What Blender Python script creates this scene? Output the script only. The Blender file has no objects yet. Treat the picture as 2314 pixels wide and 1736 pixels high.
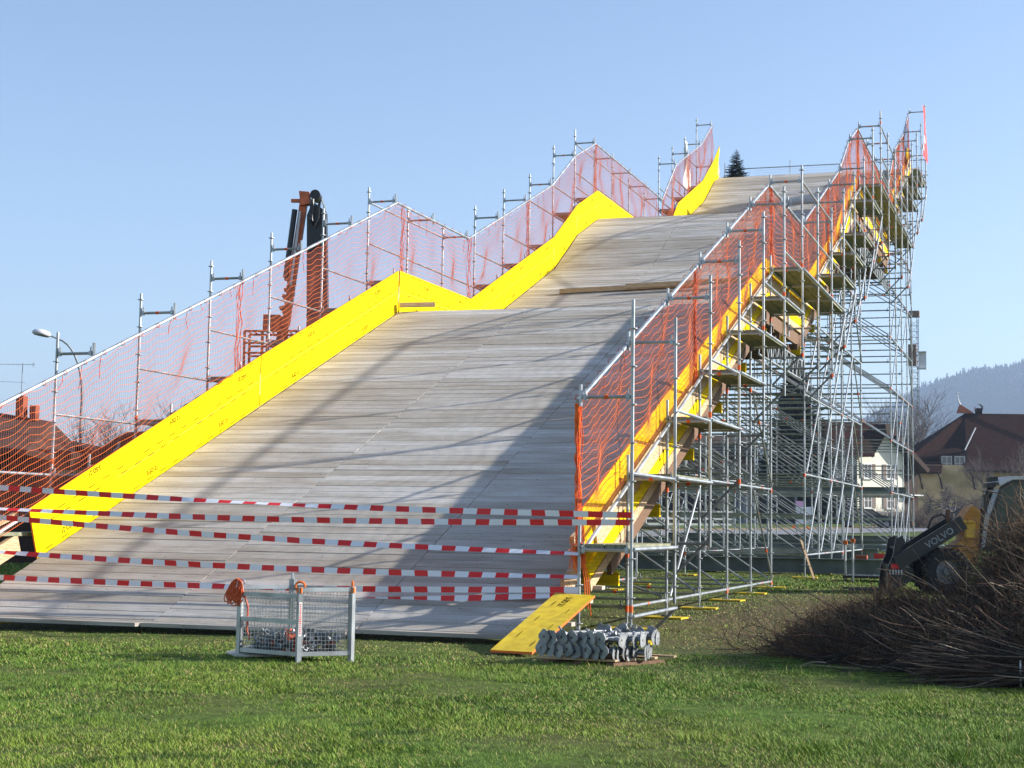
import bpy, math, random
import numpy as np
from mathutils import Vector, Matrix
random.seed(7); RNG = np.random.default_rng(7)
SC = bpy.context.scene; COL = SC.collection
R = math.radians
# ------------------------------------------------------------------ camera
YAW, PITCH, ROLL = 0.3173, 0.1089, 0.0155
cd = bpy.data.cameras.new('camera'); cam = bpy.data.objects.new('camera', cd); COL.objects.link(cam)
cd.sensor_width = 36; cd.lens = 3739.2/2314*36; cd.shift_y = -(868-771.85)/2314
cd.clip_start = 0.3; cd.clip_end = 9000
cam.location = (5.226, -20.997, 1.523)
cam.rotation_euler = (Matrix.Rotation(YAW, 3, 'Z') @ Matrix.Rotation(math.pi/2+PITCH, 3, 'X') @ Matrix.Rotation(ROLL, 3, 'Z')).to_euler()
SC.camera = cam
# ------------------------------------------------------------------ sky, sun, exposure
SUN_AZ, SUN_EL = R(70), R(25)          # azimuth clockwise from +Y
w = bpy.data.worlds.new('World'); SC.world = w; w.use_nodes = True
nt = w.node_tree; bg = nt.nodes['Background']
sky = nt.nodes.new('ShaderNodeTexSky'); sky.sky_type = 'NISHITA'; sky.sun_disc = False
sky.sun_elevation = SUN_EL; sky.sun_rotation = SUN_AZ
sky.altitude = 450; sky.air_density = 1.0; sky.dust_density = 0.7; sky.ozone_density = 3.0
tn = nt.nodes.new('ShaderNodeMix'); tn.data_type = 'RGBA'; tn.blend_type = 'MULTIPLY'; tn.inputs[0].default_value = 1; tn.inputs[7].default_value = (1.06, .965, .93, 1)   # camera white balance of the sky
nt.links.new(sky.outputs[0], tn.inputs[6]); nt.links.new(tn.outputs[2], bg.inputs[0]); bg.inputs[1].default_value = 0.108
sd = bpy.data.lights.new('sun', 'SUN'); sd.energy = 5.0; sd.angle = R(0.7); sd.color = (1, .95, .87)
sun = bpy.data.objects.new('sun', sd); COL.objects.link(sun); sun.location = (60, 20, 60)
svec = Vector((math.sin(SUN_AZ)*math.cos(SUN_EL), math.cos(SUN_AZ)*math.cos(SUN_EL), math.sin(SUN_EL)))
sun.rotation_euler = svec.to_track_quat('Z', 'Y').to_euler()
SC.view_settings.view_transform = 'Standard'; SC.view_settings.look = 'None'
SC.view_settings.gamma = 1; SC.view_settings.exposure = 1.08
SC.cycles.max_bounces = 6; SC.cycles.diffuse_bounces = 3; SC.cycles.glossy_bounces = 3
SC.cycles.transmission_bounces = 4; SC.cycles.transparent_max_bounces = 12; SC.cycles.volume_bounces = 0
SC.cycles.use_denoising = True
SC.cycles.caustics_reflective = False; SC.cycles.caustics_refractive = False
# ------------------------------------------------------------------ materials
def mat(name, col, rough=.7, metal=0., noise=0., scale=8., stretch=(1, 1, 1), col2=None, bump=0., rand=0., spec=.4, coat=0., attr=None, ramp=(.35, .65)):
    m = bpy.data.materials.new(name); m.use_nodes = True; t = m.node_tree; N = t.nodes; L = t.links
    b = N['Principled BSDF']
    b.inputs['Roughness'].default_value = rough; b.inputs['Metallic'].default_value = metal
    b.inputs['Specular IOR Level'].default_value = spec; b.inputs['Coat Weight'].default_value = coat
    b.inputs['Base Color'].default_value = (*col, 1)
    src = None
    if noise or col2 or bump:
        g = N.new('ShaderNodeNewGeometry'); mp = N.new('ShaderNodeMapping'); mp.inputs['Scale'].default_value = stretch
        L.new(g.outputs['Position'], mp.inputs['Vector'])
        nz = N.new('ShaderNodeTexNoise'); nz.inputs['Scale'].default_value = scale; nz.inputs['Detail'].default_value = 6
        L.new(mp.outputs[0], nz.inputs['Vector'])
        cr = N.new('ShaderNodeValToRGB'); cr.color_ramp.elements[0].position = ramp[0]; cr.color_ramp.elements[1].position = ramp[1]
        c2 = col2 or tuple(c*(1-noise) for c in col)
        cr.color_ramp.elements[0].color = (*c2, 1); cr.color_ramp.elements[1].color = (*col, 1)
        L.new(nz.outputs['Fac'], cr.inputs['Fac']); src = cr.outputs['Color']
        if bump:
            bm = N.new('ShaderNodeBump'); bm.inputs['Strength'].default_value = bump; bm.inputs['Distance'].default_value = .02
            L.new(nz.outputs['Fac'], bm.inputs['Height']); L.new(bm.outputs[0], b.inputs['Normal'])
    if attr:
        a = N.new('ShaderNodeAttribute'); a.attribute_name = attr
        if src:
            mx = N.new('ShaderNodeMix'); mx.data_type = 'RGBA'; mx.blend_type = 'MULTIPLY'; mx.inputs[0].default_value = 1
            L.new(src, mx.inputs[6]); L.new(a.outputs['Color'], mx.inputs[7]); src = mx.outputs[2]
        else: src = a.outputs['Color']
    if rand:
        g2 = N.new('ShaderNodeNewGeometry'); mr = N.new('ShaderNodeMapRange')
        mr.inputs['To Min'].default_value = 1-rand; mr.inputs['To Max'].default_value = 1+rand*.6
        L.new(g2.outputs['Random Per Island'], mr.inputs['Value'])
        mx = N.new('ShaderNodeMix'); mx.data_type = 'RGBA'; mx.blend_type = 'MULTIPLY'; mx.inputs[0].default_value = 1
        if src: L.new(src, mx.inputs[6])
        else: mx.inputs[6].default_value = (*col, 1)
        L.new(mr.outputs[0], mx.inputs[7]); src = mx.outputs[2]
    if src: L.new(src, b.inputs['Base Color'])
    return m
M = {}
M['steel'] = mat('galvanised_steel', (.44, .47, .49), .42, .6, .35, 3.0, spec=.5, col2=(.26, .28, .29))
M['steel_dull'] = mat('dull_steel', (.30, .33, .35), .6, .3, .3, 5)
M['collar'] = mat('orange_mark', (.75, .12, .02), .6)
M['yellow'] = mat('yellow_panel', (.84, .62, .0), .75, 0, 0, 2.0, (1.2, 1.2, 14), (.62, .43, .0), spec=.08, rand=.1)
M['yellow_old'] = mat('yellow_plank', (.66, .48, .02), .55, 0, 0, 3.0, (3, 1, 10), (.52, .36, .015), spec=.3)
M['yedge'] = mat('orange_edge', (.80, .16, .02), .6)
M['ink'] = mat('black_ink', (.02, .015, .004), .9, spec=.05)
M['beam'] = mat('fresh_timber', (.56, .41, .25), .7, 0, 0, 5, (1, 1, 9), (.42, .27, .14), bump=.2, rand=.2)
M['beam_brown'] = mat('brown_timber', (.20, .11, .06), .75, 0, .4, 6, (1, 6, 6), rand=.3)
M['net'] = mat('orange_netting', (.95, .20, .035), .6, spec=.2)
M['net_thread'] = mat('net_thread', (.36, .10, .06), .7, spec=.15)
M['net_white'] = mat('grey_netting', (.30, .30, .33), .6)
M['rope'] = mat('orange_cord', (.62, .10, .03), .6)
M['tape_red'] = mat('red_tape', (.72, .02, .02), .45, spec=.4)
M['tape_white'] = mat('white_tape', (.78, .78, .80), .45, spec=.4)
M['black'] = mat('black_paint', (.012, .012, .014), .4, spec=.5)
M['rubber'] = mat('rubber', (.02, .02, .021), .85, 0, .4, 20)
M['rim'] = mat('rim_grey', (.20, .21, .23), .5, .4, .4, 14)
M['loader'] = mat('loader_paint', (.62, .25, .015), .45, 0, .35, 6, spec=.5)
M['lyellow'] = mat('loader_yellow', (.75, .42, .02), .45)
M['white'] = mat('white_paint', (.75, .75, .74), .6, 0, .12, 6)
M['lightgrey'] = mat('light_grey_paint', (.55, .56, .58), .5)
M['red'] = mat('red_paint', (.65, .03, .03), .6)
M['orange_paint'] = mat('orange_paint', (.75, .17, .02), .5, 0, .3, 8)
M['arm_orange'] = mat('crane_orange', (.72, .17, .06), .5, 0, .35, 5)
M['green_steel'] = mat('green_steel', (.17, .20, .19), .6, .1, .35, 3)
M['brick'] = mat('brick_red', (.35, .09, .05), .85, 0, .3, 20)
M['concrete'] = mat('concrete', (.55, .52, .42), .9, 0, .2, 6)
M['roof_dark'] = mat('old_tiles', (.036, .014, .010), .95, 0, 0, 1.6, (1, 1, 3), (.016, .009, .008), bump=.4, spec=.05)
M['roof_red'] = mat('new_tiles', (.42, .14, .07), .85, 0, .35, 4)
M['roof_brown'] = mat('brown_tiles', (.075, .042, .030), .9, 0, .45, 3)
M['ochre'] = mat('ochre_render', (.66, .46, .26), .9, 0, 0, .5, (1, 1, 1), (.38, .27, .13))
M['wallwhite'] = mat('white_render', (.80, .76, .64), .9, 0, .1, .7)
M['cream'] = mat('cream_render', (.62, .52, .30), .9, 0, .12, .7)
M['pinkbrown'] = mat('pink_cladding', (.30, .19, .155), .9, 0, .2, 2)
M['darkwood'] = mat('dark_boards', (.055, .03, .02), .85, 0, .5, 4, (4, 4, .4))
M['greywall'] = mat('grey_render', (.22, .22, .235), .9, 0, .1, 2)
M['dark'] = mat('painted_shade', (.012, .012, .014), .8)  # near-black colour standing in for shade inside doorways
M['shutter'] = mat('brown_shutter', (.20, .155, .13), .8)
M['glass'] = mat('window_glass', (.04, .055, .07), .08, spec=.8)
M['bark'] = mat('bark', (.11, .085, .07), .9, 0, .4, 12)
M['bark_far'] = mat('grey_bark', (.13, .11, .105), .9, 0, .4, 5)
M['needle'] = mat('dark_needles', (.012, .028, .014), .8, rand=.5)
M['fir'] = mat('fir_needles', (.018, .045, .028), .75, rand=.5)
M['wood_far'] = mat('forest_mix', (.045, .055, .04), .9, attr='tint')
M['twig'] = mat('twigs', (1, 1, 1), .8, attr='tint', spec=.25)
M['grassblade'] = mat('grass_blades', (1, 1, 1), .65, attr='tint', spec=.25)
M['asphalt'] = mat('asphalt', (.19, .19, .20), .9, 0, .15, 3)
M['dry'] = mat('dry_grass', (.30, .20, .09), .9, 0, .4, 3)
M['bush'] = mat('bare_bush', (.15, .11, .09), .9, rand=.4)
M['alu_white'] = mat('white_fence', (.62, .62, .60), .6)
M['pink'] = mat('pink_poster', (.75, .42, .60), .6)
M['cloth'] = mat('white_cloth', (.8, .78, .74), .8)
M['planku'] = mat('mossy_plank', (.30, .29, .19), .85, 0, 0, 3.5, (7, 1, 1), (.13, .15, .095), rand=.25)
M['cabglass'] = mat('cab_glass', (.02, .05, .05), .12, spec=.35)
M['coupler'] = mat('fittings', (.26, .28, .30), .4, .6, .4, 20)
M['plate'] = mat('jack_plate', (.36, .375, .38), .55, .35, 0, 9, (1, 1, 1), (.17, .18, .19))
# deck timber: weathered grey boards, grain along X, stains
def deck_mat():
    m = mat('weathered_boards', (1, 1, 1), .82, spec=.25); t = m.node_tree; N = t.nodes; L = t.links; b = N['Principled BSDF']
    g = N.new('ShaderNodeNewGeometry')
    def noise(scale, st, det=6):
        mp = N.new('ShaderNodeMapping'); mp.inputs['Scale'].default_value = st; L.new(g.outputs['Position'], mp.inputs['Vector'])
        # shift grain by island so neighbouring boards differ
        ad = N.new('ShaderNodeVectorMath'); ad.operation = 'ADD'; cm = N.new('ShaderNodeCombineXYZ')
        ml = N.new('ShaderNodeMath'); ml.operation = 'MULTIPLY'; ml.inputs[1].default_value = 60
        L.new(g.outputs['Random Per Island'], ml.inputs[0]); L.new(ml.outputs[0], cm.inputs[0]); L.new(mp.outputs[0], ad.inputs[0]); L.new(cm.outputs[0], ad.inputs[1])
        n = N.new('ShaderNodeTexNoise'); n.inputs['Scale'].default_value = scale; n.inputs['Detail'].default_value = det; L.new(ad.outputs[0], n.inputs['Vector']); return n.outputs['Fac']
    def ramp(fac, a, ca, bb, cb):
        r = N.new('ShaderNodeValToRGB'); r.color_ramp.elements[0].position = a; r.color_ramp.elements[1].position = bb
        r.color_ramp.elements[0].color = (*ca, 1); r.color_ramp.elements[1].color = (*cb, 1); L.new(fac, r.inputs[0]); return r.outputs[0]
    def mult(a, b_):
        x = N.new('ShaderNodeMix'); x.data_type = 'RGBA'; x.blend_type = 'MULTIPLY'; x.inputs[0].default_value = 1; L.new(a, x.inputs[6]); L.new(b_, x.inputs[7]); return x.outputs[2]
    base = ramp(g.outputs['Random Per Island'], 0, (.425, .385, .325), 1, (.58, .56, .52))
    grain = ramp(noise(3, (.6, 26, 26)), .3, (.76, .73, .69), .62, (1.05, 1.05, 1.05))
    blot = ramp(noise(1.6, (.5, 2.2, 2.2), 4), .32, (.78, .74, .69), .6, (1.04, 1.04, 1.04))
    sp = ramp(noise(14, (1, 2.4, 2.4), 3), .27, (.42, .38, .34), .36, (1, 1, 1))
    sx = N.new('ShaderNodeSeparateXYZ'); L.new(g.outputs['Position'], sx.inputs[0]); mr = N.new('ShaderNodeMapRange'); mr.inputs['From Min'].default_value = -2; mr.inputs['From Max'].default_value = 9; L.new(sx.outputs['Y'], mr.inputs['Value'])
    nn = N.new('ShaderNodeTexNoise'); nn.inputs['Scale'].default_value = .7; nn.inputs['Detail'].default_value = 8; L.new(g.outputs['Position'], nn.inputs['Vector'])
    am = N.new('ShaderNodeMath'); am.operation = 'MULTIPLY_ADD'; am.inputs[1].default_value = .9; L.new(nn.outputs['Fac'], am.inputs[0]); L.new(mr.outputs[0], am.inputs[2])
    foot_tone = ramp(am.outputs[0], .30, (.72, .70, .68), .95, (1, 1, 1))  # boards get darker towards the ramp foot, broken up by noise
    out = mult(mult(mult(mult(base, grain), blot), sp), foot_tone); L.new(out, b.inputs['Base Color'])
    bm = N.new('ShaderNodeBump'); bm.inputs['Strength'].default_value = .25; bm.inputs['Distance'].default_value = .01; L.new(noise(3, (.6, 26, 26)), bm.inputs['Height']); L.new(bm.outputs[0], b.inputs['Normal'])
    return m
M['deck'] = deck_mat()
def ground_mat():
    m = mat('turf', (.1, .1, .04), .95, spec=.15); t = m.node_tree; N = t.nodes; L = t.links; b = N['Principled BSDF']
    g = N.new('ShaderNodeNewGeometry')
    def nr(scale, a, ca, bb, cb):
        n = N.new('ShaderNodeTexNoise'); n.inputs['Scale'].default_value = scale; n.inputs['Detail'].default_value = 8; L.new(g.outputs['Position'], n.inputs['Vector'])
        r = N.new('ShaderNodeValToRGB'); r.color_ramp.elements[0].position = a; r.color_ramp.elements[1].position = bb
        r.color_ramp.elements[0].color = (*ca, 1); r.color_ramp.elements[1].color = (*cb, 1); L.new(n.outputs['Fac'], r.inputs[0]); return r.outputs[0]
    a = nr(.35, .38, (.085, .092, .028), .62, (.070, .125, .018)); c = nr(5, .3, (.62, .58, .5), .7, (1.2, 1.2, 1.1))
    x = N.new('ShaderNodeMix'); x.data_type = 'RGBA'; x.blend_type = 'MULTIPLY'; x.inputs[0].default_value = 1; L.new(a, x.inputs[6]); L.new(c, x.inputs[7]);     # trodden earth round the scaffold foot
    vd = N.new('ShaderNodeVectorMath'); vd.operation = 'DISTANCE'; ms = N.new('ShaderNodeMapping'); ms.inputs['Scale'].default_value = (1, .35, 0); L.new(g.outputs['Position'], ms.inputs['Vector']); L.new(ms.outputs[0], vd.inputs[0]); vd.inputs[1].default_value = (1.2, 2.2, 0)
    mr = N.new('ShaderNodeMapRange'); mr.inputs['From Min'].default_value = 1.2; mr.inputs['From Max'].default_value = 4.2; mr.inputs['To Min'].default_value = .85; mr.inputs['To Max'].default_value = 0; L.new(vd.outputs['Value'], mr.inputs['Value'])
    y = N.new('ShaderNodeMix'); y.data_type = 'RGBA'; y.inputs[7].default_value = (.085, .062, .035, 1); L.new(mr.outputs[0], y.inputs[0]); L.new(x.outputs[2], y.inputs[6]); L.new(y.outputs[2], b.inputs['Base Color'])
    return m
M['ground'] = ground_mat()
# ------------------------------------------------------------------ mesh helpers
class MB:
    def __init__(s, T=None): s.v = []; s.f = []; s.m = []; s.T = T; s.mi = 0
    def add(s, vs, fs, mi=None):
        o = len(s.v)
        if s.T is not None: vs = [s.T @ Vector(p) for p in vs]
        s.v += [tuple(p) for p in vs]; s.f += [tuple(i+o for i in f) for f in fs]; s.m += [s.mi if mi is None else mi]*len(fs)
    def box(s, c, d, rot=None, mi=None):
        hx, hy, hz = d[0]/2, d[1]/2, d[2]/2
        vs = [Vector((x*hx, y*hy, z*hz)) for z in (-1, 1) for y in (-1, 1) for x in (-1, 1)]
        if rot is not None: vs = [rot @ p for p in vs]
        c = Vector(c); s.add([p+c for p in vs], [(0, 2, 3, 1), (4, 5, 7, 6), (0, 1, 5, 4), (2, 6, 7, 3), (0, 4, 6, 2), (1, 3, 7, 5)], mi)
    def beam(s, a, b, w, h, up=(0, 0, 1), mi=None):       # bar from a to b, w across, h along up
        a, b = Vector(a), Vector(b); d = (b-a); n = d.normalized(); u = Vector(up); x = n.cross(u)
        x = x.normalized() if x.length > 1e-5 else Vector((1, 0, 0)); z = x.cross(n)
        s.box((a+b)/2, (w, d.length, h), Matrix((x, n, z)).transposed(), mi)
    def tube(s, a, b, r, n=6, r2=None, mi=None, cap=True):
        a, b = Vector(a), Vector(b); d = (b-a).normalized(); x = d.orthogonal().normalized(); y = d.cross(x); r2 = r if r2 is None else r2
        vs = [a+(x*math.cos(2*math.pi*i/n)+y*math.sin(2*math.pi*i/n))*r for i in range(n)]+[b+(x*math.cos(2*math.pi*i/n)+y*math.sin(2*math.pi*i/n))*r2 for i in range(n)]
        fs = [(i, (i+1) % n, n+(i+1) % n, n+i) for i in range(n)]
        if cap: fs += [tuple(range(n-1, -1, -1)), tuple(range(n, 2*n))]
        s.add(vs, fs, mi)
    def path(s, pts, r, n=5, mi=None, r2=None):
        pts = [Vector(p) for p in pts]; k = len(pts); prev = None; vs = []
        for i, p in enumerate(pts):
            d = (pts[min(i+1, k-1)]-pts[max(i-1, 0)]).normalized()
            x = (prev - d*prev.dot(d)).normalized() if prev is not None and (prev-d*prev.dot(d)).length > 1e-4 else d.orthogonal().normalized()
            prev = x; y = d.cross(x); rr = r if r2 is None else r+(r2-r)*i/(k-1)
            vs += [p+(x*math.cos(2*math.pi*j/n)+y*math.sin(2*math.pi*j/n))*rr for j in range(n)]
        fs = [(i*n+j, i*n+(j+1) % n, (i+1)*n+(j+1) % n, (i+1)*n+j) for i in range(k-1) for j in range(n)]
        fs += [tuple(range(n-1, -1, -1)), tuple(range((k-1)*n, k*n))]
        s.add(vs, fs, mi)
    def prism(s, poly, d, mi=None):                        # 3-D polygon extruded along d
        n = len(poly); d = Vector(d); vs = [Vector(p) for p in poly]; vs += [p+d for p in vs]
        s.add(vs, [tuple(range(n)), tuple(range(2*n-1, n-1, -1))]+[(i, n+i, n+(i+1) % n, (i+1) % n) for i in range(n)], mi)
    def lathe(s, c, axis, prof, n=20, mi=None):            # prof: (radius, offset along axis)
        c = Vector(c); a = Vector(axis).normalized(); x = a.orthogonal().normalized(); y = a.cross(x); vs = []
        for r, h in prof: vs += [c+a*h+(x*math.cos(2*math.pi*j/n)+y*math.sin(2*math.pi*j/n))*r for j in range(n)]
        k = len(prof); fs = [(i*n+j, i*n+(j+1) % n, (i+1)*n+(j+1) % n, (i+1)*n+j) for i in range(k-1) for j in range(n)]
        s.add(vs, fs, mi)
    def build(s, name, mats, parent=None, smooth=False, **tags):
        off = parent.matrix_world_loc if False else wloc(parent)
        me = bpy.data.meshes.new(name); me.from_pydata([(p[0]-off[0], p[1]-off[1], p[2]-off[2]) for p in s.v], [], s.f)
        mats = mats if isinstance(mats, (list, tuple)) else [mats]
        for m_ in mats: me.materials.append(M[m_] if isinstance(m_, str) else m_)
        if any(s.m): me.polygons.foreach_set('material_index', s.m)
        if smooth: me.polygons.foreach_set('use_smooth', [True]*len(me.polygons))
        me.validate(); me.update()
        return link(name, me, parent, **tags)
def wloc(o):
    p = Vector((0, 0, 0))
    while o is not None: p = p+o.location; o = o.parent
    return p
def link(name, data, parent=None, label=None, cat=None, group=None, kind=None, loc=None):
    o = bpy.data.objects.new(name, data); COL.objects.link(o)
    if parent is not None: o.parent = parent
    if loc is not None: o.location = loc
    if label: o['label'] = label
    if cat: o['category'] = cat
    if group: o['group'] = group
    if kind: o['kind'] = kind
    return o
def thing(name, loc, label, cat, group=None, kind=None):
    return link(name, None, None, label, cat, group, kind, loc)
def copy_tree(o, parent=None):
    c = o.copy(); COL.objects.link(c)
    if parent is not None: c.parent = parent
    for ch in list(o.children): copy_tree(ch, c)
    return c
def fast_mesh(name, verts, faces_flat, nper, mats, tint=None, **kw):   # numpy mesh, constant polygon size, tint per vertex
    me = bpy.data.meshes.new(name); nf = len(faces_flat)//nper
    me.vertices.add(len(verts)); me.vertices.foreach_set('co', np.asarray(verts, np.float32).ravel())
    me.loops.add(len(faces_flat)); me.loops.foreach_set('vertex_index', np.asarray(faces_flat, np.int32))
    me.polygons.add(nf); me.polygons.foreach_set('loop_start', np.arange(0, nf*nper, nper, dtype=np.int32))
    if tint is not None:
        a = me.attributes.new('tint', 'FLOAT_COLOR', 'POINT'); c = np.ones((len(verts), 4), np.float32); c[:, :3] = tint; a.data.foreach_set('color', c.ravel())
    for m_ in mats: me.materials.append(M[m_])
    me.update(calc_edges=True)
    return link(name, me, **kw)
def text_mesh(body, size, depth=.0):
    cu = bpy.data.curves.new('txt', 'FONT'); cu.body = body; cu.size = size; cu.extrude = depth; cu.align_x = 'CENTER'; cu.align_y = 'CENTER'; cu.resolution_u = 2; cu.offset = size*.02
    o = bpy.data.objects.new('txt', cu); me = bpy.data.meshes.new_from_object(o); vs = [v.co.copy() for v in me.vertices]; fs = [tuple(p.vertices) for p in me.polygons]
    bpy.data.objects.remove(o); bpy.data.curves.remove(cu); bpy.data.meshes.remove(me); return vs, fs
def gz(x, y):
    z = .0145*max(0., min(y, 190.)-2.6)
    if y < 8: z -= .012*max(0., -x-4.5)*min(1, (8-y)/8)
    return z
ORD = ['nearest', 'second', 'third', 'fourth', 'fifth', 'sixth', 'seventh', 'eighth', 'ninth', 'tenth', 'eleventh', 'twelfth', 'thirteenth', 'fourteenth', 'fifteenth', 'sixteenth', 'seventeenth', 'eighteenth', 'nineteenth', 'twentieth', 'twenty-first', 'twenty-second']
# ------------------------------------------------------------------ ramp geometry
S = 2.57; HZ = 3.18                                       # bay length; height of the handrail line at bay 0
ZS = [0, 1, 2, 3, 4, 5, 6, 6, 6, 7, 8, 9, 10.5, 11.5, 11.5, 11.5, 11.5, 11.5, 13.5, 14.5, 15.5, 17]
XR, XL = -.73, -9.71; XRO, XLO = 0., -10.44
def rail(n): return ZS[n]+HZ
def D(y):                                                 # top of the boards
    n = y/S
    if n <= 0: z = .48+y/S
    elif n >= 21: z = ZS[21]+.48+min(n-21, .5)*.85
    else:
        i = int(n); z = ZS[i]+(ZS[i+1]-ZS[i])*(n-i)+.48
    return max(z, .12)
# ================================================================== GROUND
def ground():
    xs = np.concatenate([np.arange(-6000, -120, 240), np.arange(-120, -30, 6), np.arange(-30, 24, .6), np.arange(24, 120, 6), np.arange(120, 6001, 240)])
    ys = np.concatenate([np.arange(-400, -30, 20), np.arange(-30, 40, .6), np.arange(40, 220, 5), np.arange(220, 6500, 200)])
    X, Y = np.meshgrid(xs, ys); Z = .0145*np.maximum(0, np.minimum(Y, 190)-2.6)
    Z -= np.where(Y < 8, .012*np.maximum(0, -X-4.5)*np.clip((8-Y)/8, 0, 1), 0)*np.where(X < -40, 0, 1)
    Z += (np.sin(X*1.3+Y*.7)*np.cos(Y*1.1-X*.4))*.012*(np.abs(X) < 30)*(Y < 40)*(np.hypot(X+5, Y-20) > 24)
    nx, ny = len(xs), len(ys); i, j = np.meshgrid(np.arange(nx-1), np.arange(ny-1)); a = (j*nx+i).ravel()
    F = np.stack([a, a+1, a+nx+1, a+nx], 1).ravel()
    fast_mesh('ground', np.stack([X, Y, Z], -1).reshape(-1, 3), F, 4, ['ground'], kind='structure')
ground()
def vnoise(x, y, s, seed=0):                              # cheap value noise
    x = x*s; y = y*s; xi = np.floor(x).astype(int); yi = np.floor(y).astype(int); fx = x-xi; fy = y-yi; fx = fx*fx*(3-2*fx); fy = fy*fy*(3-2*fy)
    def h(a, b): v = np.sin(a*127.1+b*311.7+seed*74.7)*43758.5453; return v-np.floor(v)
    return (h(xi, yi)*(1-fx)+h(xi+1, yi)*fx)*(1-fy)+(h(xi, yi+1)*(1-fx)+h(xi+1, yi+1)*fx)*fy
def grass():
    V = []; Tn = []
    for r0, r1, dens, wd, hs in ((8.5, 13, 3600, .0034, 1.0), (13, 18, 3000, .0042, 1), (18, 26, 1300, .007, 1), (26, 44, 420, .014, 1.05), (44, 95, 60, .035, 1.1)):
        n = int(dens*.5*(r1*r1-r0*r0)*.80); r = np.sqrt(RNG.uniform(r0*r0, r1*r1, n)); th = YAW+RNG.uniform(-.40, .40, n)
        x = 5.226-np.sin(th)*r; y = -20.997+np.cos(th)*r
        keep = ~((x > -9.5) & (x < -.9) & (y > -1.2) & (y < 40) & (RNG.random(n) < .85)); x = x[keep]; y = y[keep]; n = len(x)
        cl = vnoise(x, y, 2.2)*.55+vnoise(x, y, 6.5, 3)*.45; big = vnoise(x, y, .45, 5); tuft = vnoise(x, y, 3.7, 9)
        worn = (np.exp(-((y+1.9)/1.3)**2)*(x < 1))+np.exp(-((x-1.3)/2.2)**2)*((y > -1.5) & (y < 14))*.95
        worn = np.clip(worn+(vnoise(x, y, 1.3, 12) > .82)*.35, 0, 1)
        keep = (RNG.random(n) > .06+.25*(cl < .36)) & (RNG.random(n) > worn*.45); x, y, cl, big, tuft, worn = [q[keep] for q in (x, y, cl, big, tuft, worn)]; n = len(x)
        h = (.016+.036*np.clip(cl-.15, 0, 1)**1.3+.045*(tuft > .84)*RNG.random(n))*RNG.uniform(.6, 1.35, n)*hs*(1-.5*worn)
        z = .0145*np.maximum(0, y-2.6)-np.where(y < 8, .012*np.maximum(0, -x-4.5)*np.clip((8-y)/8, 0, 1), 0)-.004
        a = RNG.uniform(0, 2*np.pi, n); ln = RNG.uniform(.25, 1.5, n)*h; la = RNG.normal(0, 1.6, n)+vnoise(x, y, 1.7, 21)*6
        dx, dy = np.cos(a)*wd, np.sin(a)*wd; tx, ty = np.cos(la)*ln, np.sin(la)*ln
        b1 = np.stack([x-dx, y-dy, z], 1); b2 = np.stack([x+dx, y+dy, z], 1); t = np.stack([x+tx, y+ty, z+h], 1)
        V.append(np.stack([b1, b2, t], 1).reshape(-1, 3))
        g1 = np.array([.095, .185, .022]); g2 = np.array([.225, .295, .036]); g3 = np.array([.42, .33, .13]); g4 = np.array([.022, .07, .010])
        u = np.clip(.65*big+RNG.normal(0, .22, n)+.1, 0, 1)[:, None]; c = g1*(1-u)+g2*u
        dk = (tuft < .20)[:, None]; c = np.where(dk, c*.35+g4*.65, c)
        st = (RNG.random(n) < .07+.35*worn+.1*(cl < .4))[:, None]; c = np.where(st, g3*RNG.uniform(.6, 1.2, (n, 1)), c)
        Tn.append(np.repeat(c, 3, 0))
    V = np.concatenate(V); Tn = np.concatenate(Tn)
    fast_mesh('grass', V, np.arange(len(V)), 3, ['grassblade'], tint=Tn, label='short rough meadow grass with yellowish and dark green tufts', cat='grass', kind='stuff')
grass()
def road():
    m = MB(); near = [(-60, -60), (-14.33, 64.6), (-10.75, 70.8), (-2.84, 93.9), (2.34, 103.7), (40, 168)]; far = [(-66, -28), (-18.5, 80.6), (-13.7, 87.8), (-4.35, 115.4), (1.86, 124.6), (34, 190)]
    for i in range(1, 5):
        a, b, c, d = near[i], near[i+1], far[i+1], far[i]
        m.add([(p[0], p[1], gz(*p)+.03) for p in (a, b, c, d)], [(0, 1, 2, 3)])
    a, b, c, d = (-60, -20), near[1], far[1], (-66, 0)
    m.add([(p[0], p[1], gz(*p)+.03) for p in (a, b, c, d)], [(0, 1, 2, 3)])
    m.build('road', 'asphalt', kind='structure')
    m = MB()
    for i in range(1, 5):
        a, b = far[i], far[i+1]; m.add([(a[0], a[1], gz(*a)+.034), (b[0], b[1], gz(*b)+.034), (b[0]-2, b[1]+6, gz(*b)+.12), (a[0]-2, a[1]+6, gz(*a)+.12)], [(0, 1, 2, 3)])
    m.build('verge', 'dry', kind='structure')
road()
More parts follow.
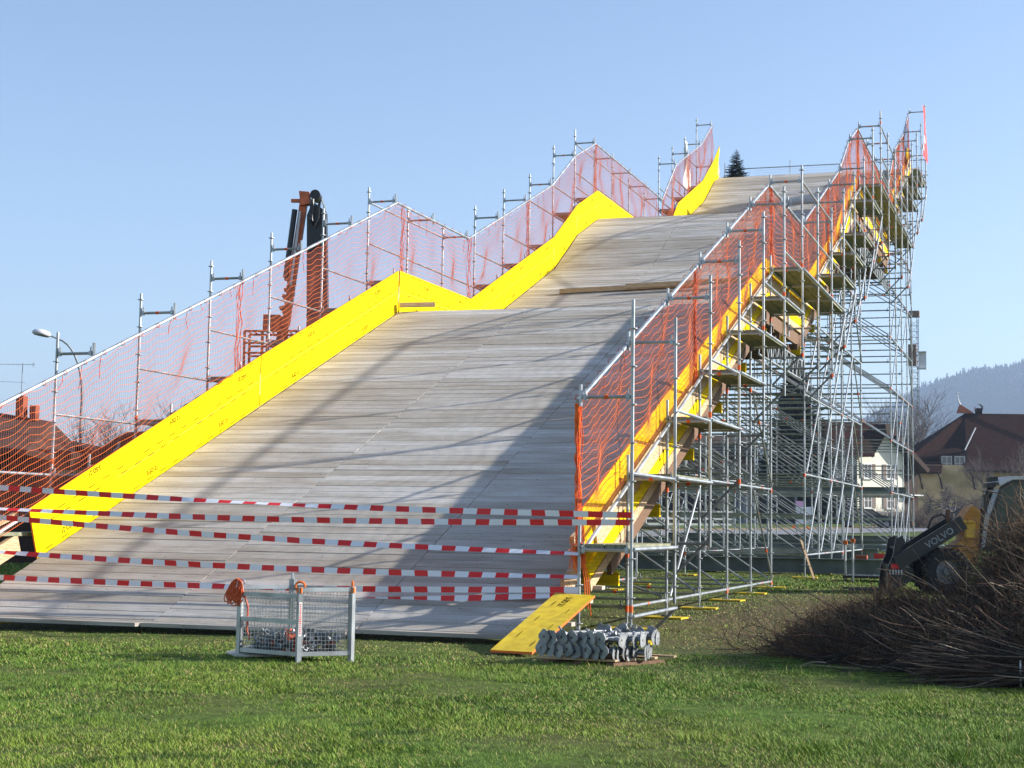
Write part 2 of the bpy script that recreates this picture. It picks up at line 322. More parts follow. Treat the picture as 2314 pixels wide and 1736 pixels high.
# ================================================================== RAMP
def build_ramp():
    root = thing('wooden_ramp', (-5.2, 0, 0), 'long stepped ramp of grey weathered boards with yellow side panels, rising to the upper right', 'ramp')
    cols = [(-9.56, -6.408), (-6.402, -3.418), (-3.412, -.90)]
    # course positions: boards 0.25 m wide along the slope
    rnd = random.Random(3)
    for ci, (x0, x1) in enumerate(cols):
        y = (-1.42, -1.30, -1.18)[ci]; yend = 21.5*S; cur = 0; m = MB(); lim = [k*2*S for k in range(1, 12)]; li = 0
        while y < yend:
            sl = math.hypot(1, (D(y+.1)-D(y))/.1); dy = .262/sl
            for kk in (6, 8, 11, 12, 13, 17, 18, 20):      # do not bridge a kink
                if y < kk*S-.02 < y+dy and kk*S-y > .05: dy = kk*S-y
            g = .011+rnd.random()*.012; j = rnd.uniform(-.006, .006)
            xa = x0+rnd.uniform(0, .005); xb = x1+rnd.uniform(-.006, 0)
            if ci == 2: xb += rnd.uniform(-.03, .03)
            splits = [xa, xb]
            for s0, s1 in zip(splits[:-1], splits[1:]):
                a0 = D(y+g/2)+j; a1 = D(y+dy-g/2)+j*.5; yy0, yy1 = y+g/2, y+dy-g/2
                t = .05
                m.add([(s0, yy0, a0-t), (s1, yy0, a0-t+rnd.uniform(-.003, .003)), (s0, yy1, a1-t), (s1, yy1, a1-t), (s0, yy0, a0), (s1, yy0, a0), (s0, yy1, a1), (s1, yy1, a1)],
                      [(0, 2, 3, 1), (4, 5, 7, 6), (0, 1, 5, 4), (2, 6, 7, 3), (0, 4, 6, 2), (1, 3, 7, 5)])
            y += dy
            while li < len(lim) and y > lim[li]: li += 1; m.build('deck_panel', 'deck', root); m = MB()
        if m.v: m.build('deck_panel', 'deck', root)
    # dark lip boards over the two crests
    for n in (6, 13):
        m = MB(); m.box((-5.2, n*S+.02, D(n*S)-.05), (8.7, .05, .10)); m.build('crest_edge', 'beam_brown', root)
    # side panels : (y0,y1) runs with kinks, yellow, orange edges, stamped marks
    def side(x, runs, inner, left):
        for (a, b) in runs:
            ks = [a]+[k*S for k in (6, 8, 11, 12, 13, 17, 18, 19, 20, 21) if a+.01 < k*S < b-.01]+[b]
            lo = [(y, D(y)+.0) for y in ks]; hi = [(y, D(y)+1.0) for y in ks]
            if left and b > 21*S: hi[-1] = (b+.35, 19.45); lo[-1] = (b-.3, D(b-.3))
            if a < 1.2: lo[0] = (a+.28, D(a+.28)-.04); hi[0] = (a, D(a)+(.84 if left else 1.03))
            t = .027
            for half in (0, 1):
                m = MB()
                def lerp(p, q, f): return (p[0]+(q[0]-p[0])*f, p[1]+(q[1]-p[1])*f)
                f0, f1 = (0, .497) if half == 0 else (.503, 1)
                A = [lerp(p, q, f0) for p, q in zip(lo, hi)]; B = [lerp(p, q, f1) for p, q in zip(lo, hi)]
                k = len(A)
                vs = [(x, p[0], p[1]) for p in A]+[(x, p[0], p[1]) for p in B]+[(x-t if left else x+t, p[0], p[1]) for p in A]+[(x-t if left else x+t, p[0], p[1]) for p in B]
                fs = []; mi = []
                for i in range(k-1):
                    fs += [(i, i+1, k+i+1, k+i), (2*k+i, 3*k+i, 3*k+i+1, 2*k+i+1)]; mi += [0, 0]
                    fs += [(k+i, k+i+1, 3*k+i+1, 3*k+i), (i, 2*k+i, 2*k+i+1, i+1)]; mi += [1, 1]
                fs += [(0, k, 3*k, 2*k), (k-1, 3*k-1+0, 4*k-1, 2*k-1)]; mi += [1, 1]
                m.v += vs; m.f += fs; m.m += mi
                pn = m.build('side_board', ['yellow', 'yedge'], root)
                # stamped marks on the inner face
                lm = MB(); n_ = max(1, int((b-a)/2.5)); fx = x+(.003 if left else -.003)
                for q in range(n_):
                    yc = a+(q+.5)*(b-a)/n_+(.5 if half else -.2)
                    if not a+.3 < yc < b-.3: continue
                    sl = (D(yc+.1)-D(yc-.1))/.2; zc = D(yc)+(.16 if half == 0 else .80); d = Vector((0, 1, sl)).normalized(); u = Vector((0, -d.z, d.y))
                    vs, fs2 = TX
                    flip = -1 if rnd.random() < .6 else 1
                    lm.add([Vector((fx, yc, zc))+d*(p.x*flip)+u*(p.y*flip) for p in vs], fs2)
                    for h_ in (.04, .45) if half == 0 else (.56, .95):
                        for e in range(5):
                            ya = yc-1+e*.42; 
                            if not a+.1 < ya < b-.35: continue
                            lm.add([(fx, ya, D(ya)+h_), (fx, ya+.20, D(ya+.20)+h_), (fx, ya+.20, D(ya+.20)+h_+.015), (fx, ya, D(ya)+h_+.015)], [(0, 1, 2, 3)])
                if lm.v: lm.build('stamped_mark', 'ink', pn)
    side(-9.60, [(.76, 8.3), (8.335, 6*S-.04), (6*S+.04, 8*S-.02), (8*S+.02, 11*S-.02), (11*S+.02, 12*S-.02), (12*S+.02, 13*S-.02), (13*S+.02, 15*S), (15*S+.02, 17*S-.01), (17*S+.01, 19*S-.02), (19*S+.01, 21.4*S)], True, True)
    side(-.84, [(.54, 8.3), (8.335, 6*S-.04), (6*S+.04, 8*S-.02), (8*S+.02, 11*S-.02), (11*S+.02, 12*S-.02), (12*S+.02, 13*S-.02), (13*S+.02, 15*S), (15*S+.02, 17*S-.01), (17*S+.01, 19*S-.02), (19*S+.01, 21.4*S)], True, False)
    # layered edge beams under the boards
    segs = [(0.2, 3*S), (3*S, 6*S), (6*S, 8*S), (8*S, 11*S), (11*S, 12*S), (12*S, 13*S), (13*S, 17*S), (17*S, 18*S), (18*S, 20*S), (20*S, 21.5*S)]
    for a, b in segs:
        for xx in (-.80, -9.64):
            for (z0, h, mt, ox) in ((.43, .38, 'beam', 0), (.12, .20, 'yellow', .012), (-.07, .15, 'beam', .03), (-.32, .30, 'beam_brown', -.03)):
                if xx < -5 and a < 1: aa = a+3
                elif a < 1: aa = a+(.9 if z0 > .2 else .5 if z0 > -.1 else 1.8)
                else: aa = a
                m = MB(); sg = 1 if xx > -5 else -1
                m.beam((xx+sg*ox, aa+.01, D(aa)+z0), (xx+sg*ox, b-.01, D(b)+z0), .07, h); m.build('edge_beam', mt, root)
    # transverse yellow joists carrying the boards
    for n in range(1, 22):
        for dy in (-.35,):
            y = n*S+dy
            if y > 21.4*S: continue
            m = MB(); z = D(y)-.60
            m.box((-5.22, y, z+.085), (8.98, .08, .03)); m.box((-5.22, y, z), (8.98, .03, .14)); m.box((-5.22, y, z-.085), (8.98, .08, .03)); m.build('cross_joist', 'yellow', root)
    # top platform
    m = MB(); 
    for k in range(14): m.box((-5.2, 21.5*S+.2+k*.26, D(22*S)-.03), (9.6, .25, .05))
    m.build('top_platform', 'deck', root)
    # extra timbers at the foot
    for a, b, w_, h_ in (((-.93, .05, .66), (-.93, 1.15, 1.07), .06, .26), ((-.90, .35, 1.30), (-.90, 1.2, 1.55), .06, .09), ((-9.80, -1.3, .30), (-9.80, .78, 1.10), .07, .28), ((-9.86, -1.2, .92), (-9.86, .78, 1.52), .10, .07)):
        m = MB(); m.beam(a, b, w_, h_); m.build('foot_timber', 'beam', root)
    for i, (a, b) in enumerate((((-1.2, -.35, .24), (-.66, -.35, .24)), ((-1.3, .35, .48), (-.64, .42, .50)), ((-1.2, .9, .68), (-.62, .95, .66)), ((-1.1, -.85, .07), (-.68, -.9, .06)))):
        m = MB(); m.beam(a, b, .24, .05); m.build('foot_board', 'deck', root)
    return root
TX = text_mesh('3-SO 21', .115)
ramp = build_ramp()
# short timber stub on the first crest, loose beams, yellow plank
m = MB(); m.beam((-9.50, 15.25, 6.62), (-8.75, 15.62, 6.66), .16, .10); m.build('timber_block', 'beam', label='short beige timber block lying at the first crest beside the yellow panel', cat='timber')
for i, (a, b, lb) in enumerate((((-8.40, 24.9, None), (-4.4, 25.3, None), 'long squared beam lying on the upper slope, lower left one of the loose timbers'), ((-6.4, 24.95, None), (-1.9, 25.45, None), 'long squared beam lying on the upper slope, overlapping on the right'), ((-8.30, 25.25, None), (-3.6, 25.65, None), 'thin loose batten lying behind the two thick beams on the upper slope'))):
    m = MB(); h = .13 if i < 2 else .06; zz = lambda p: D(p[1])+h/2+.01+(.0 if i != 1 else .06)
    m.beam((a[0], a[1]-(.14 if i == 1 else 0), zz(a)), (b[0], b[1]-(.14 if i == 1 else 0), zz(b)), .12, h); m.build('loose_beam', 'beam', label=lb, cat='timber', group='loose timbers on the ramp')
def yplank():
    m = MB(); a0, a1 = Vector((-1.00, -2.66, .03)), Vector((-.47, -2.74, .03)); b0, b1 = Vector((-.93, -.28, .60)), Vector((-.40, -.30, .58)); dz = Vector((0, 0, .028))
    m.add([a0, a1, b1, b0, a0+dz, a1+dz, b1+dz, b0+dz], [(0, 3, 2, 1), (4, 5, 6, 7)], 0); m.add([a0, a1, b1, b0, a0+dz, a1+dz, b1+dz, b0+dz], [(0, 1, 5, 4), (1, 2, 6, 5), (2, 3, 7, 6), (3, 0, 4, 7)], 1)
    o = m.build('yellow_plank', ['yellow_old', 'yedge'], label='yellow formwork plank sloping from the grass up to the foot of the ramp', cat='plank')
    t = MB(); vs, fs = TX; d = (b0-a0).normalized(); u = (a1-a0).normalized()
    t.add([b0+(b1-b0)*.45-d*.38+dz*1.15+d*p.x*-1.1+u*p.y*1.1 for p in vs], fs)
    for q in range(6): c = a0+(a1-a0)*(.25 if q % 2 else .8)+d*(.2+.33*q)+dz*1.1; t.add([c, c+d*.22, c+d*.22+u*.01, c+u*.01], [(0, 1, 2, 3)])
    t.build('stamped_mark', 'ink', o)
yplank()
# ================================================================== SCAFFOLD
CAMP = Vector((5.226, -21, 1.52)); TR = .0242
class Kit:                                                # collects tubes of one scaffold; the 100 nearest of a kind become parts, the rest one mass
    def __init__(s, root): s.root = root; s.d = {}
    def add(s, kind, a, b, r=TR, mt='steel', fn=None): s.d.setdefault(kind, []).append((Vector(a), Vector(b), r, mt, fn))
    def flush(s, cap=100):
        for kind, L in s.d.items():
            L.sort(key=lambda q: min((q[0]-CAMP).length, (q[1]-CAMP).length))
            def put(m, q):
                if q[4]: q[4](m, q[0], q[1])
                else: m.tube(q[0], q[1], q[2], 6)
            for q in L[:cap]:
                m = MB(); put(m, q); m.build(kind, [q[3], 'collar'], s.root)
            if len(L) > cap:
                m = MB()
                for q in L[cap:]: put(m, q)
                m.build(kind, [L[cap][3], 'collar'], s.root, kind='stuff')
RND = random.Random(11)
def post_fn(m, a, b):
    m.tube(a, b, TR, 8); z = a.z+.25
    while z < b.z-.02:
        m.lathe((a.x, a.y, z), (0, 0, 1), [(TR, -.005), (.062, -.005), (.062, .005), (TR, .005)], 8); z += .5
    z = a.z+.06
    while z < b.z-.4:
        if RND.random() < .55: m.tube((a.x, a.y, z), (a.x, a.y, z+.09), TR+.004, 8, mi=1)
        z += 2.0
def led_fn(m, a, b):
    m.tube(a, b, TR, 6); d = (b-a).normalized()
    for e, s_ in ((a, 1), (b, -1)):
        c = e+d*s_*.06; m.box(c, (.05, .05, .075), None); m.box(c+Vector((0, 0, .07)), (.014, .03, .08))
    if RND.random() < .4: c = a+(b-a)*.5; m.tube(c-d*.03, c+d*.03, TR+.004, 8, mi=1)
def diag_fn(m, a, b):
    m.tube(a, b, TR*.9, 6)
    if RND.random() < .3: c = a+(b-a)*RND.uniform(.3, .7); d = (b-a).normalized(); m.tube(c-d*.05, c+d*.05, TR+.003, 6, mi=1)
def jack_fn(m, a, b):
    m.tube(a, b, .018, 8); m.box((a.x, a.y, a.z+.005), (.15, .15, .01)); m.box((b.x, b.y, b.z-.16), (.16, .03, .03)); m.box((b.x, b.y, b.z-.16), (.03, .12, .03))
ROWS = [XR+.03, -3.72, -6.71, XL-.03]
pads = []
def scaffold(loc, label, n0, n1, base, liftz=2.0):
    root = thing('scaffold_tower', loc, label, 'scaffold', 'scaffold towers under the ramp'); K = Kit(root)
    ns = range(n0, n1+1)
    def top(n, edge=False): return D(n*S)-(.98 if not edge else .06)
    for n in ns:
        y = n*S
        for ri, x in enumerate(ROWS):
            g = gz(x, y); zt = top(n, ri in (0, 3))
            if zt < base+.2 and ri in (1, 2): continue
            zb = base-.13 if zt > base else g+.1
            K.add('post', (x, y, zb), (x, y, zt), fn=post_fn)
            K.add('base_jack', (x, y, g+.03), (x, y, zb+.05), fn=jack_fn, mt='steel_dull'); pads.append((x, y, g, ri, n))
    z = base; lv = 0
    while z < top(n1):
        for n in ns:
            y = n*S; zt = top(n)
            for ri in range(3):
                if z < zt+.1: K.add('ledger', (ROWS[ri]-.03, y, z), (ROWS[ri+1]+.03, y, z), fn=led_fn)
                if n0 > 1 and z+1 < zt and n in (n0, n0+2, n1): K.add('ledger', (ROWS[ri]-.03, y, z+1), (ROWS[ri+1]+.03, y, z+1), fn=led_fn)
                if z+liftz < zt+.2:
                    K.add('brace', (ROWS[ri+1]+.05, y-.05, z+liftz-.05), (ROWS[ri]-.05, y-.05, z+.05), fn=diag_fn)
                elif z+liftz*.5 < zt:
                    K.add('brace', (ROWS[ri+1]+.05, y-.05, z+liftz*.5), (ROWS[ri]-.05, y-.05, z+.05), fn=diag_fn)
            if n < n1:
                zt2 = min(top(n), top(n+1))
                for ri, x in enumerate(ROWS):
                    if z < zt2+.35: K.add('ledger', (x, y+.03, z), (x, y+S-.03, z), fn=led_fn)
                x = ROWS[0]; edge_t = min(top(n, True), top(n+1, True))
                for ri in (0, 3) if n0 > 1 else ((0,) if n in (2, n1-1) else ()):
                    x = ROWS[ri]+.04*(1 if ri == 0 else -1)
                    if z+liftz < edge_t+.6:
                        if n == n1-1: K.add('brace', (x, y+.08, z+liftz-.06), (x, y+S-.08, z+.06), r=TR, fn=diag_fn)
                        elif n0 < 17 or (n-n0) % 3 == 0 or n0 == 1 or lv % 2 == 0: K.add('brace', (x, y+.08, z+.06), (x, y+S-.08, z+liftz-.06), r=TR, fn=diag_fn)
        z += liftz; lv += 1
    # half-lift ledgers close under the boards
    for n in ns:
        zt = top(n)
        if zt > base+.8:
            for ri in range(3): K.add('top_ledger', (ROWS[ri]-.03, n*S, zt-.02), (ROWS[ri+1]+.03, n*S, zt-.02), r=.03, mt='steel_dull')
    K.flush()
    return root
# bay 0: short posts at the foot
tA = scaffold((-5, 8, 0), 'front scaffold tower carrying the lower ramp slope, nearest to the grass', 0, 6, .33)
tB = scaffold((-5, 27, 0.4), 'middle scaffold tower carrying the second ramp slope between the two crests', 8, 13, .83)
tC = scaffold((-5, 49, 0.7), 'rear scaffold tower, tallest one, under the ramp top', 17, 21, .88)
def bridging():                                           # lattice girders over the two gaps
    for (na, nb, zt, lab) in ((5.6, 8.2, HZ+6-3.5, 'front'), (12.7, 17.2, HZ+11.5-3.6, 'rear')):
        for ri, x in enumerate(ROWS):
            root = thing('lattice_girder', (x, na*S, zt), f"galvanised lattice girder bridging the {lab} gap between scaffold towers, {('rightmost', 'second from right', 'third from right', 'leftmost')[ri]}", 'girder', 'lattice girders between the towers')
            a, b = na*S, nb*S; xx = x-.09 if ri == 0 else x+.09
            m = MB(); m.tube((xx, a, zt), (xx, b, zt), .026, 6); m.build('top_chord', 'steel', root)
            m = MB(); m.tube((xx, a, zt-.47), (xx, b, zt-.47), .026, 6); m.build('bottom_chord', 'steel', root)
            m = MB(); k = int((b-a)/.3); st = (b-a)/k
            for i in range(k): m.tube((xx, a+i*st, zt if i % 2 else zt-.47), (xx, a+(i+1)*st, zt-.47 if i % 2 else zt), .017, 5)
            m.build('lattice', 'steel', root)
        root = thing('timber_packing', (-5, (na+nb)/2*S, zt), f'stack of brown timber joists laid across the {lab} girders', 'timber')
        k = int((nb-na)*S/.62)
        for i in range(k):
            y = na*S+.35+i*.62; m = MB(); m.box((-5.25, y, zt+.10), (8.95-.14*(i % 3), .09, .16)); m.build('joist', 'beam_brown', root)
            if i % 2 == 0: m = MB(); m.box((-5.25, y+.16, zt+.27), (8.8+.1*(i % 3), .08, .14)); m.build('joist', 'beam_brown', root)
bridging()
# ---- side walkways hanging on both flanks
def walkway(side):
    xo, xi = (XRO, XR+.03) if side > 0 else (XLO, XL-.03)
    lab = 'right' if side > 0 else 'left'
    root = thing('scaffold_walkway', (xo, 25, 5), 'stepped side walkway of tubes and planks along the right flank of the ramp' if side > 0 else 'stepped side walkway of tubes along the left flank, standing against the sky', 'walkway', 'side walkways of the ramp'); K = Kit(root)
    def beam_fn(m, a, b): m.beam(a, b, .31, .055, mi=0)
    for n in range(0, 22):
        y = n*S; zr = rail(n); zb = zr-4.0
        g = gz(xo, y)
        if side > 0:
            if n == 0: zb = g+.33
            if n == 1: zb = .4
        else:
            if n < 2: zb = g+.35
        zt = zr+(1.28 if (n == 0 and side > 0) else .36)
        if n == 13: zt = zr+.5
        K.add('post', (xo, y, zb), (xo, y, zt), fn=post_fn)
        if (side > 0 and n == 0) or (side < 0 and n < 2): K.add('base_jack', (xo, y, g+.01), (xo, y, zb+.05), fn=jack_fn, mt='steel_dull'); pads.append((xo, y, g, 4 if side > 0 else 5, n))
        K.add('cross_tube', (xo, y, zr), (xi, y, zr), r=.027, fn=led_fn)
        K.add('rail_stub', (xi, y, zr-.12), (xi, y, zr+.17), r=.027)
        K.add('cross_tube', (xo, y, zr-2), (xi, y, zr-2), r=.027, fn=led_fn)
        if zr-3 > g+.4: K.add('cross_tube', (xo, y, zr-3), (xi, y, zr-3), fn=led_fn)
        if zb > g+.6 or n == 1: K.add('bracket_brace', (xi+.03*side, y+.05, zr-4.55), (xo, y+.05, zr-3.85), r=.026, mt='steel_dull'); 
        if zr-4 > g+.6: K.add('cross_tube', (xo, y, zr-3.95), (xi, y, zr-3.95), mt='steel_dull')
        K.add('post', (xi, y, D(y)-.5), (xi, y, D(y)+1.05), fn=post_fn)
        if n < 21:
            zd = rail(n)-2; up = rail(n+1)-2
            if n == 0: K.add('guard_tube', (xo+.03*side, y, .34), (xo+.03*side, y+S*1, .34), r=.024)
            for j, q in enumerate((.20, .53)):
                K.add('walk_plank', (xo-side*q*1.0, y+.02, zd+.05), (xo-side*q*1.0, y+S-.02, zd+.05), mt='planku', fn=beam_fn)
            K.add('guard_tube', (xo+.03*side, y, zd+.02), (xo+.03*side, y+S, zd+.02), r=.027)
            K.add('guard_tube', (xo, y, up), (xo, y+S, up))
            if up < zd+1.3 and n not in (6, 7): K.add('guard_tube', (xo, y, zd+.5), (xo, y+S, zd+.5)) if n > 12 else None
            if n in (6, 7, 13, 14, 15, 16): K.add('guard_tube', (xo, y, rail(n)-1), (xo, y+S, rail(n)-1)); K.add('guard_tube', (xo, y, rail(n)), (xo, y+S, rail(n)))
            K.add('hand_rail', (xi-.04*side, y, zr-.05), (xi-.04*side, y+S, rail(n+1)-.05), r=.03)
            K.add('edge_tube', (xi+.04*side, y, D(y)+.67), (xi+.04*side, y+S, D(y+S)+.67), r=.03)
            # diagonal in the outer plane
            if side > 0 and n >= 7 and up > zd+.5: K.add('bracket_brace', (xo+.03, y+.05, zd-1.9), (xo+.03, y+S-.05, zd-.05))
    if side < 0: K.add('hand_rail', (xi+.04, -S, rail(0)-1.05), (xi+.04, 0, rail(0)-.05), r=.03); K.add('guard_tube', (xo, -.6, rail(0)-2), (xo, 0, rail(0)-2))
    K.flush(); return root
wr = walkway(1); wl = walkway(-1)
# ---- base boards under the jacks
def base_boards():
    rows = ['right inner row', 'second row from the right', 'third row from the right', 'left inner row', 'right outer row', 'left outer row']
    for (x, y, g, ri, n) in pads:
        m = MB(Matrix.Translation((x, y, g)) @ Matrix.Rotation(RND.uniform(-.2, .2), 4, 'Z'))
        m.box((0, 0, .018), (.62, .40, .026))
        m.build('base_board', 'yellow_old', label=f'yellow base board under the {ORD[n]} post of the {rows[ri]}', cat='base board', group='yellow base boards under the scaffold posts')
base_boards()
# ---- guard rail and fir on the top platform
def top_rail():
    y = 58.2; z0 = D(22*S)
    root = thing('guard_rail', (-5, y, z0), 'galvanised tube guard rail with grey netting across the back of the ramp top', 'guard rail')
    for x in (-9.9, -6.7, -3.4, -.3): m = MB(); m.tube((x, y, z0-.6), (x, y, z0+1.35), TR, 6); m.build('post', 'steel_dull', root)
    for h in (.28, 1.02): m = MB(); m.tube((-9.9, y, z0+h), (-.2, y, z0+h-.02), TR, 6); m.build('rail', 'steel_dull', root)
    m = MB(); k = 0
    for i in range(57): x = -8.4+i*.14; m.tube((x, y, z0+.02), (x+.02, y, z0+1.0), .004, 3, cap=False)
    for j in range(9): m.tube((-8.4, y, z0+.05+j*.12), (-.5, y, z0+.05+j*.12), .004, 3, cap=False)
    m.build('net', 'net_white', root)
top_rail()
# ================================================================== NETS
def net(side, y0, y1, label, name_n):
    """hanging net between hand rail and foot of the side panel; strands as thin three-sided cords"""
    x = (XR-.045) if side > 0 else (XL+.045); sg = side
    c = .12; nu = int((y1-y0)/c); nv = 18
    u = np.linspace(y0, y1, nu+1); v = np.linspace(0, 1, nv+1)
    yk = np.array([n*S for n in range(-1, 22)]); zk = np.array([rail(0)-1]+[rail(n) for n in range(22)])
    top = np.interp(u, yk, zk)-.07; bot = np.array([D(t) for t in u])+.64
    # sag between ties
    ph = name_n*1.7; tie = .62
    sag = .055*np.abs(np.sin(np.pi*u/tie+ph))+.05*np.sin(u*.9+ph)**2; top = top-sag
    U, Vv = np.meshgrid(u, v, indexing='ij')
    w_ = np.sin(np.pi*Vv)
    wob = .10*np.sin(U*1.9+ph+2*Vv)+.06*np.sin(U*4.3-3*Vv+ph)+.05*np.sin(9*Vv+U*2.7)
    yy = U+w_*(.05*np.sin(6*Vv+U*.8+ph))+.03*np.sin(U*5+Vv*3)*w_
    droop = .16*np.sin(np.pi*((U-y0) % S)/S)*np.sin(np.pi*np.clip(Vv*1.15, 0, 1))
    zz = top[:, None]*(1-Vv)+bot[:, None]*Vv-droop*(1-Vv)+.02*np.sin(U*7+Vv*11)*w_
    xx = x+sg*(.02+wob*w_*.55)
    P = np.stack([xx, yy, zz], -1); r = .0032
    def strand(Q):                                        # Q: (ns, k, 3)
        ns, k, _ = Q.shape; d = np.zeros_like(Q); d[:, 1:-1] = Q[:, 2:]-Q[:, :-2]; d[:, 0] = Q[:, 1]-Q[:, 0]; d[:, -1] = Q[:, -1]-Q[:, -2]; d /= np.linalg.norm(d, axis=-1, keepdims=True)+1e-9
        a = np.cross(d, np.array([1., 0, 0])); a /= np.linalg.norm(a, axis=-1, keepdims=True)+1e-9; b = np.cross(d, a)
        V = np.stack([Q+(a*math.cos(t)+b*math.sin(t))*r for t in (0, 2.094, 4.189)], 2)    # ns,k,3,3
        idx = np.arange(ns*k*3).reshape(ns, k, 3); F = []
        for j in range(3): j2 = (j+1) % 3; F.append(np.stack([idx[:, :-1, j], idx[:, :-1, j2], idx[:, 1:, j2], idx[:, 1:, j]], -1).reshape(-1, 4))
        return V.reshape(-1, 3), np.concatenate(F)
    V1, F1 = strand(P); P[:, :, 0] += .004*sg
    uf = np.interp(np.arange(0, nu, .40), np.arange(nu+1), np.arange(nu+1)); i0 = uf.astype(int); ft = (uf-i0)[:, None, None]
    P2_ = (P[i0]*(1-ft)+P[np.minimum(i0+1, nu)]*ft)[:, ::2]; r = .0026; V1, F1 = strand(P2_); r = .0040; V2, F2 = strand(np.transpose(P, (1, 0, 2)))
    V = np.concatenate([V1, V2]); F = np.concatenate([F1, F2+len(V1)]); MI = np.r_[np.zeros(len(F1), np.int32), np.ones(len(F2), np.int32)]
    root = thing('safety_net', (x, y0, D(y0)), label, 'safety net', 'orange nets along the ramp')
    V = V-np.array([x, y0, D(y0)])
    o = fast_mesh('netting', V, F.ravel(), 4, ['net_thread', 'net'], parent=root); o.data.polygons.foreach_set('material_index', MI)
    # ties and gathered edge cords
    m = MB(); rr = random.Random(name_n)
    yv = y0+.1; ties = []
    while yv < y1:
        mm, m = m, MB(); zt = float(np.interp(yv, yk, zk)); m.lathe((x, yv, zt-.05), (0, 1, 0), [(.034, -.006), (.041, -.006), (.041, .006), (.034, .006)], 7)
        if rr.random() < .45: L_ = rr.uniform(.12, .45); m.path([(x+sg*.05, yv, zt-.06), (x+sg*.07, yv+rr.uniform(-.05, .05), zt-.06-L_*.5), (x+sg*.06, yv+rr.uniform(-.1, .1), zt-.06-L_)], .006, 4)
        ties.append(m); m = mm; yv += tie*.9
    for ye in (y0+.04, y0+.14, y1-.03):
        zt, zb = float(np.interp(ye, yk, zk))-.05, D(ye)+.55
        for k in range(2 if sg < 0 else 3): m.path([(x+sg*.03+rr.uniform(-.03, .03), ye+rr.uniform(-.05, .05)+.03*math.sin(j+k), zt+(zb-zt)*j/8) for j in range(9)], .006 if sg < 0 else .008, 4)
    m.build('lacing', 'rope', root)
    if y1 < 11*S:
        for t_ in ties: t_.build('tie', 'rope', root)
    else:
        a_ = MB()
        for t_ in ties: a_.add(t_.v, t_.f)
        a_.build('tie', 'rope', root, kind='stuff')
SECT = [(0.02, 2.9*S), (2.9*S, 6.12*S), (6.12*S, 8*S), (8*S, 10*S), (10*S, 13*S), (13*S, 16.6*S), (17*S, 19*S), (19*S, 21*S)]
NAMES = ['beside the lowest part of the first slope', 'beside the upper part of the first slope', 'over the first flat crest', 'at the start of the second slope', 'beside the steeper upper second slope', 'over the second flat crest', 'at the start of the top slope', 'at the very top of the ramp']
for i, (a, b) in enumerate(SECT):
    net(1, a, b, 'orange safety net on the right flank '+NAMES[i], i)
    net(-1, (-.7*S if i == 0 else a), b, 'orange safety net on the left flank '+NAMES[i], i+20)
def knot():                                               # bunched net end at the foot of the right side
    m = MB(); rr = random.Random(5)
    for k in range(46):
        c = Vector((XR-.02, .10, 1.16)); p = [c+Vector((rr.gauss(0, .05), rr.gauss(0, .07), rr.gauss(0, .10))) for _ in range(5)]; m.path(p, .006, 4)
    for k in range(16): m.path([(XR-.03+rr.uniform(-.04, .04), .03+rr.uniform(-.04, .04)+.02*j, 3.1-j*.24) for j in range(9)], .007, 4)
    for k in range(3): m.path([(XR+.02, .12+.05*k, 1.1), (XR+.04, .22+.1*k, .8), (XR+.05, .25+.14*k, .5-.1*k)], .009, 4)
    m.build('bunched_net', 'net', label='bunched tail of orange net knotted at the foot of the right flank', cat='safety net', kind='thing')
knot()
# ================================================================== BARRIER TAPES
def tape(a, b, label, seed, twist, w=.078):
    a, b = Vector(a), Vector(b); L = (b-a).length; n = int(L/.19); rr = random.Random(seed); m = MB(); st = 8
    root = None; N_ = n*st; vs = []
    for i in range(N_+1):
        t = i/N_; p = a.lerp(b, t)-Vector((0, 0, .07*math.sin(math.pi*t)))
        th = sum(A*math.exp(-((t-c0)/s0)**2) for c0, s0, A in twist)+.12*math.sin(t*17+seed)
        q = Vector((0, math.sin(th), math.cos(th)))*w/2; vs += [p-q, p+q+Vector((.012*math.sin(i*.7), 0, 0))]
    fs = [(2*i, 2*i+2, 2*i+3, 2*i+1) for i in range(N_)]; o = 0
    m.v = [tuple(p) for p in vs]; m.f = fs; m.m = [(i//st) % 2 for i in range(N_)]
    m.build('barrier_tape', ['tape_white', 'tape_red'], label=label, cat='barrier tape', group='red and white barrier tapes')
tape((-10.42, 0, 1.96), (.0, -.03, 1.64), 'highest red and white barrier tape, stretched across the ramp foot', 1, [(.50, .14, 1.15)])
tape((-10.42, 0, 1.63), (-.02, -.03, 1.545), 'red and white tape second from the top, thin and twisted at its left end', 2, [(.10, .15, 1.1)])
tape((-10.42, 0, 1.535), (-.70, -.03, 1.13), 'red and white tape third from the top, sloping down to the bunched net', 3, [(.95, .25, .9)])
tape((-10.42, 0, 1.01), (-.70, -.03, .83), 'red and white tape fourth from the top, edge-on at its left end', 4, [(.03, .12, 1.4), (.97, .15, .8)])
tape((-10.42, 0, .62), (-.70, -.03, .665), 'red and white tape second from the bottom, flat and wide', 5, [(.5, .06, .5)])
tape((-10.42, 0, .27), (-.70, -.03, .60), 'lowest red and white barrier tape, just above the ramp foot', 6, [(.02, .10, .7), (1, .1, .8)])
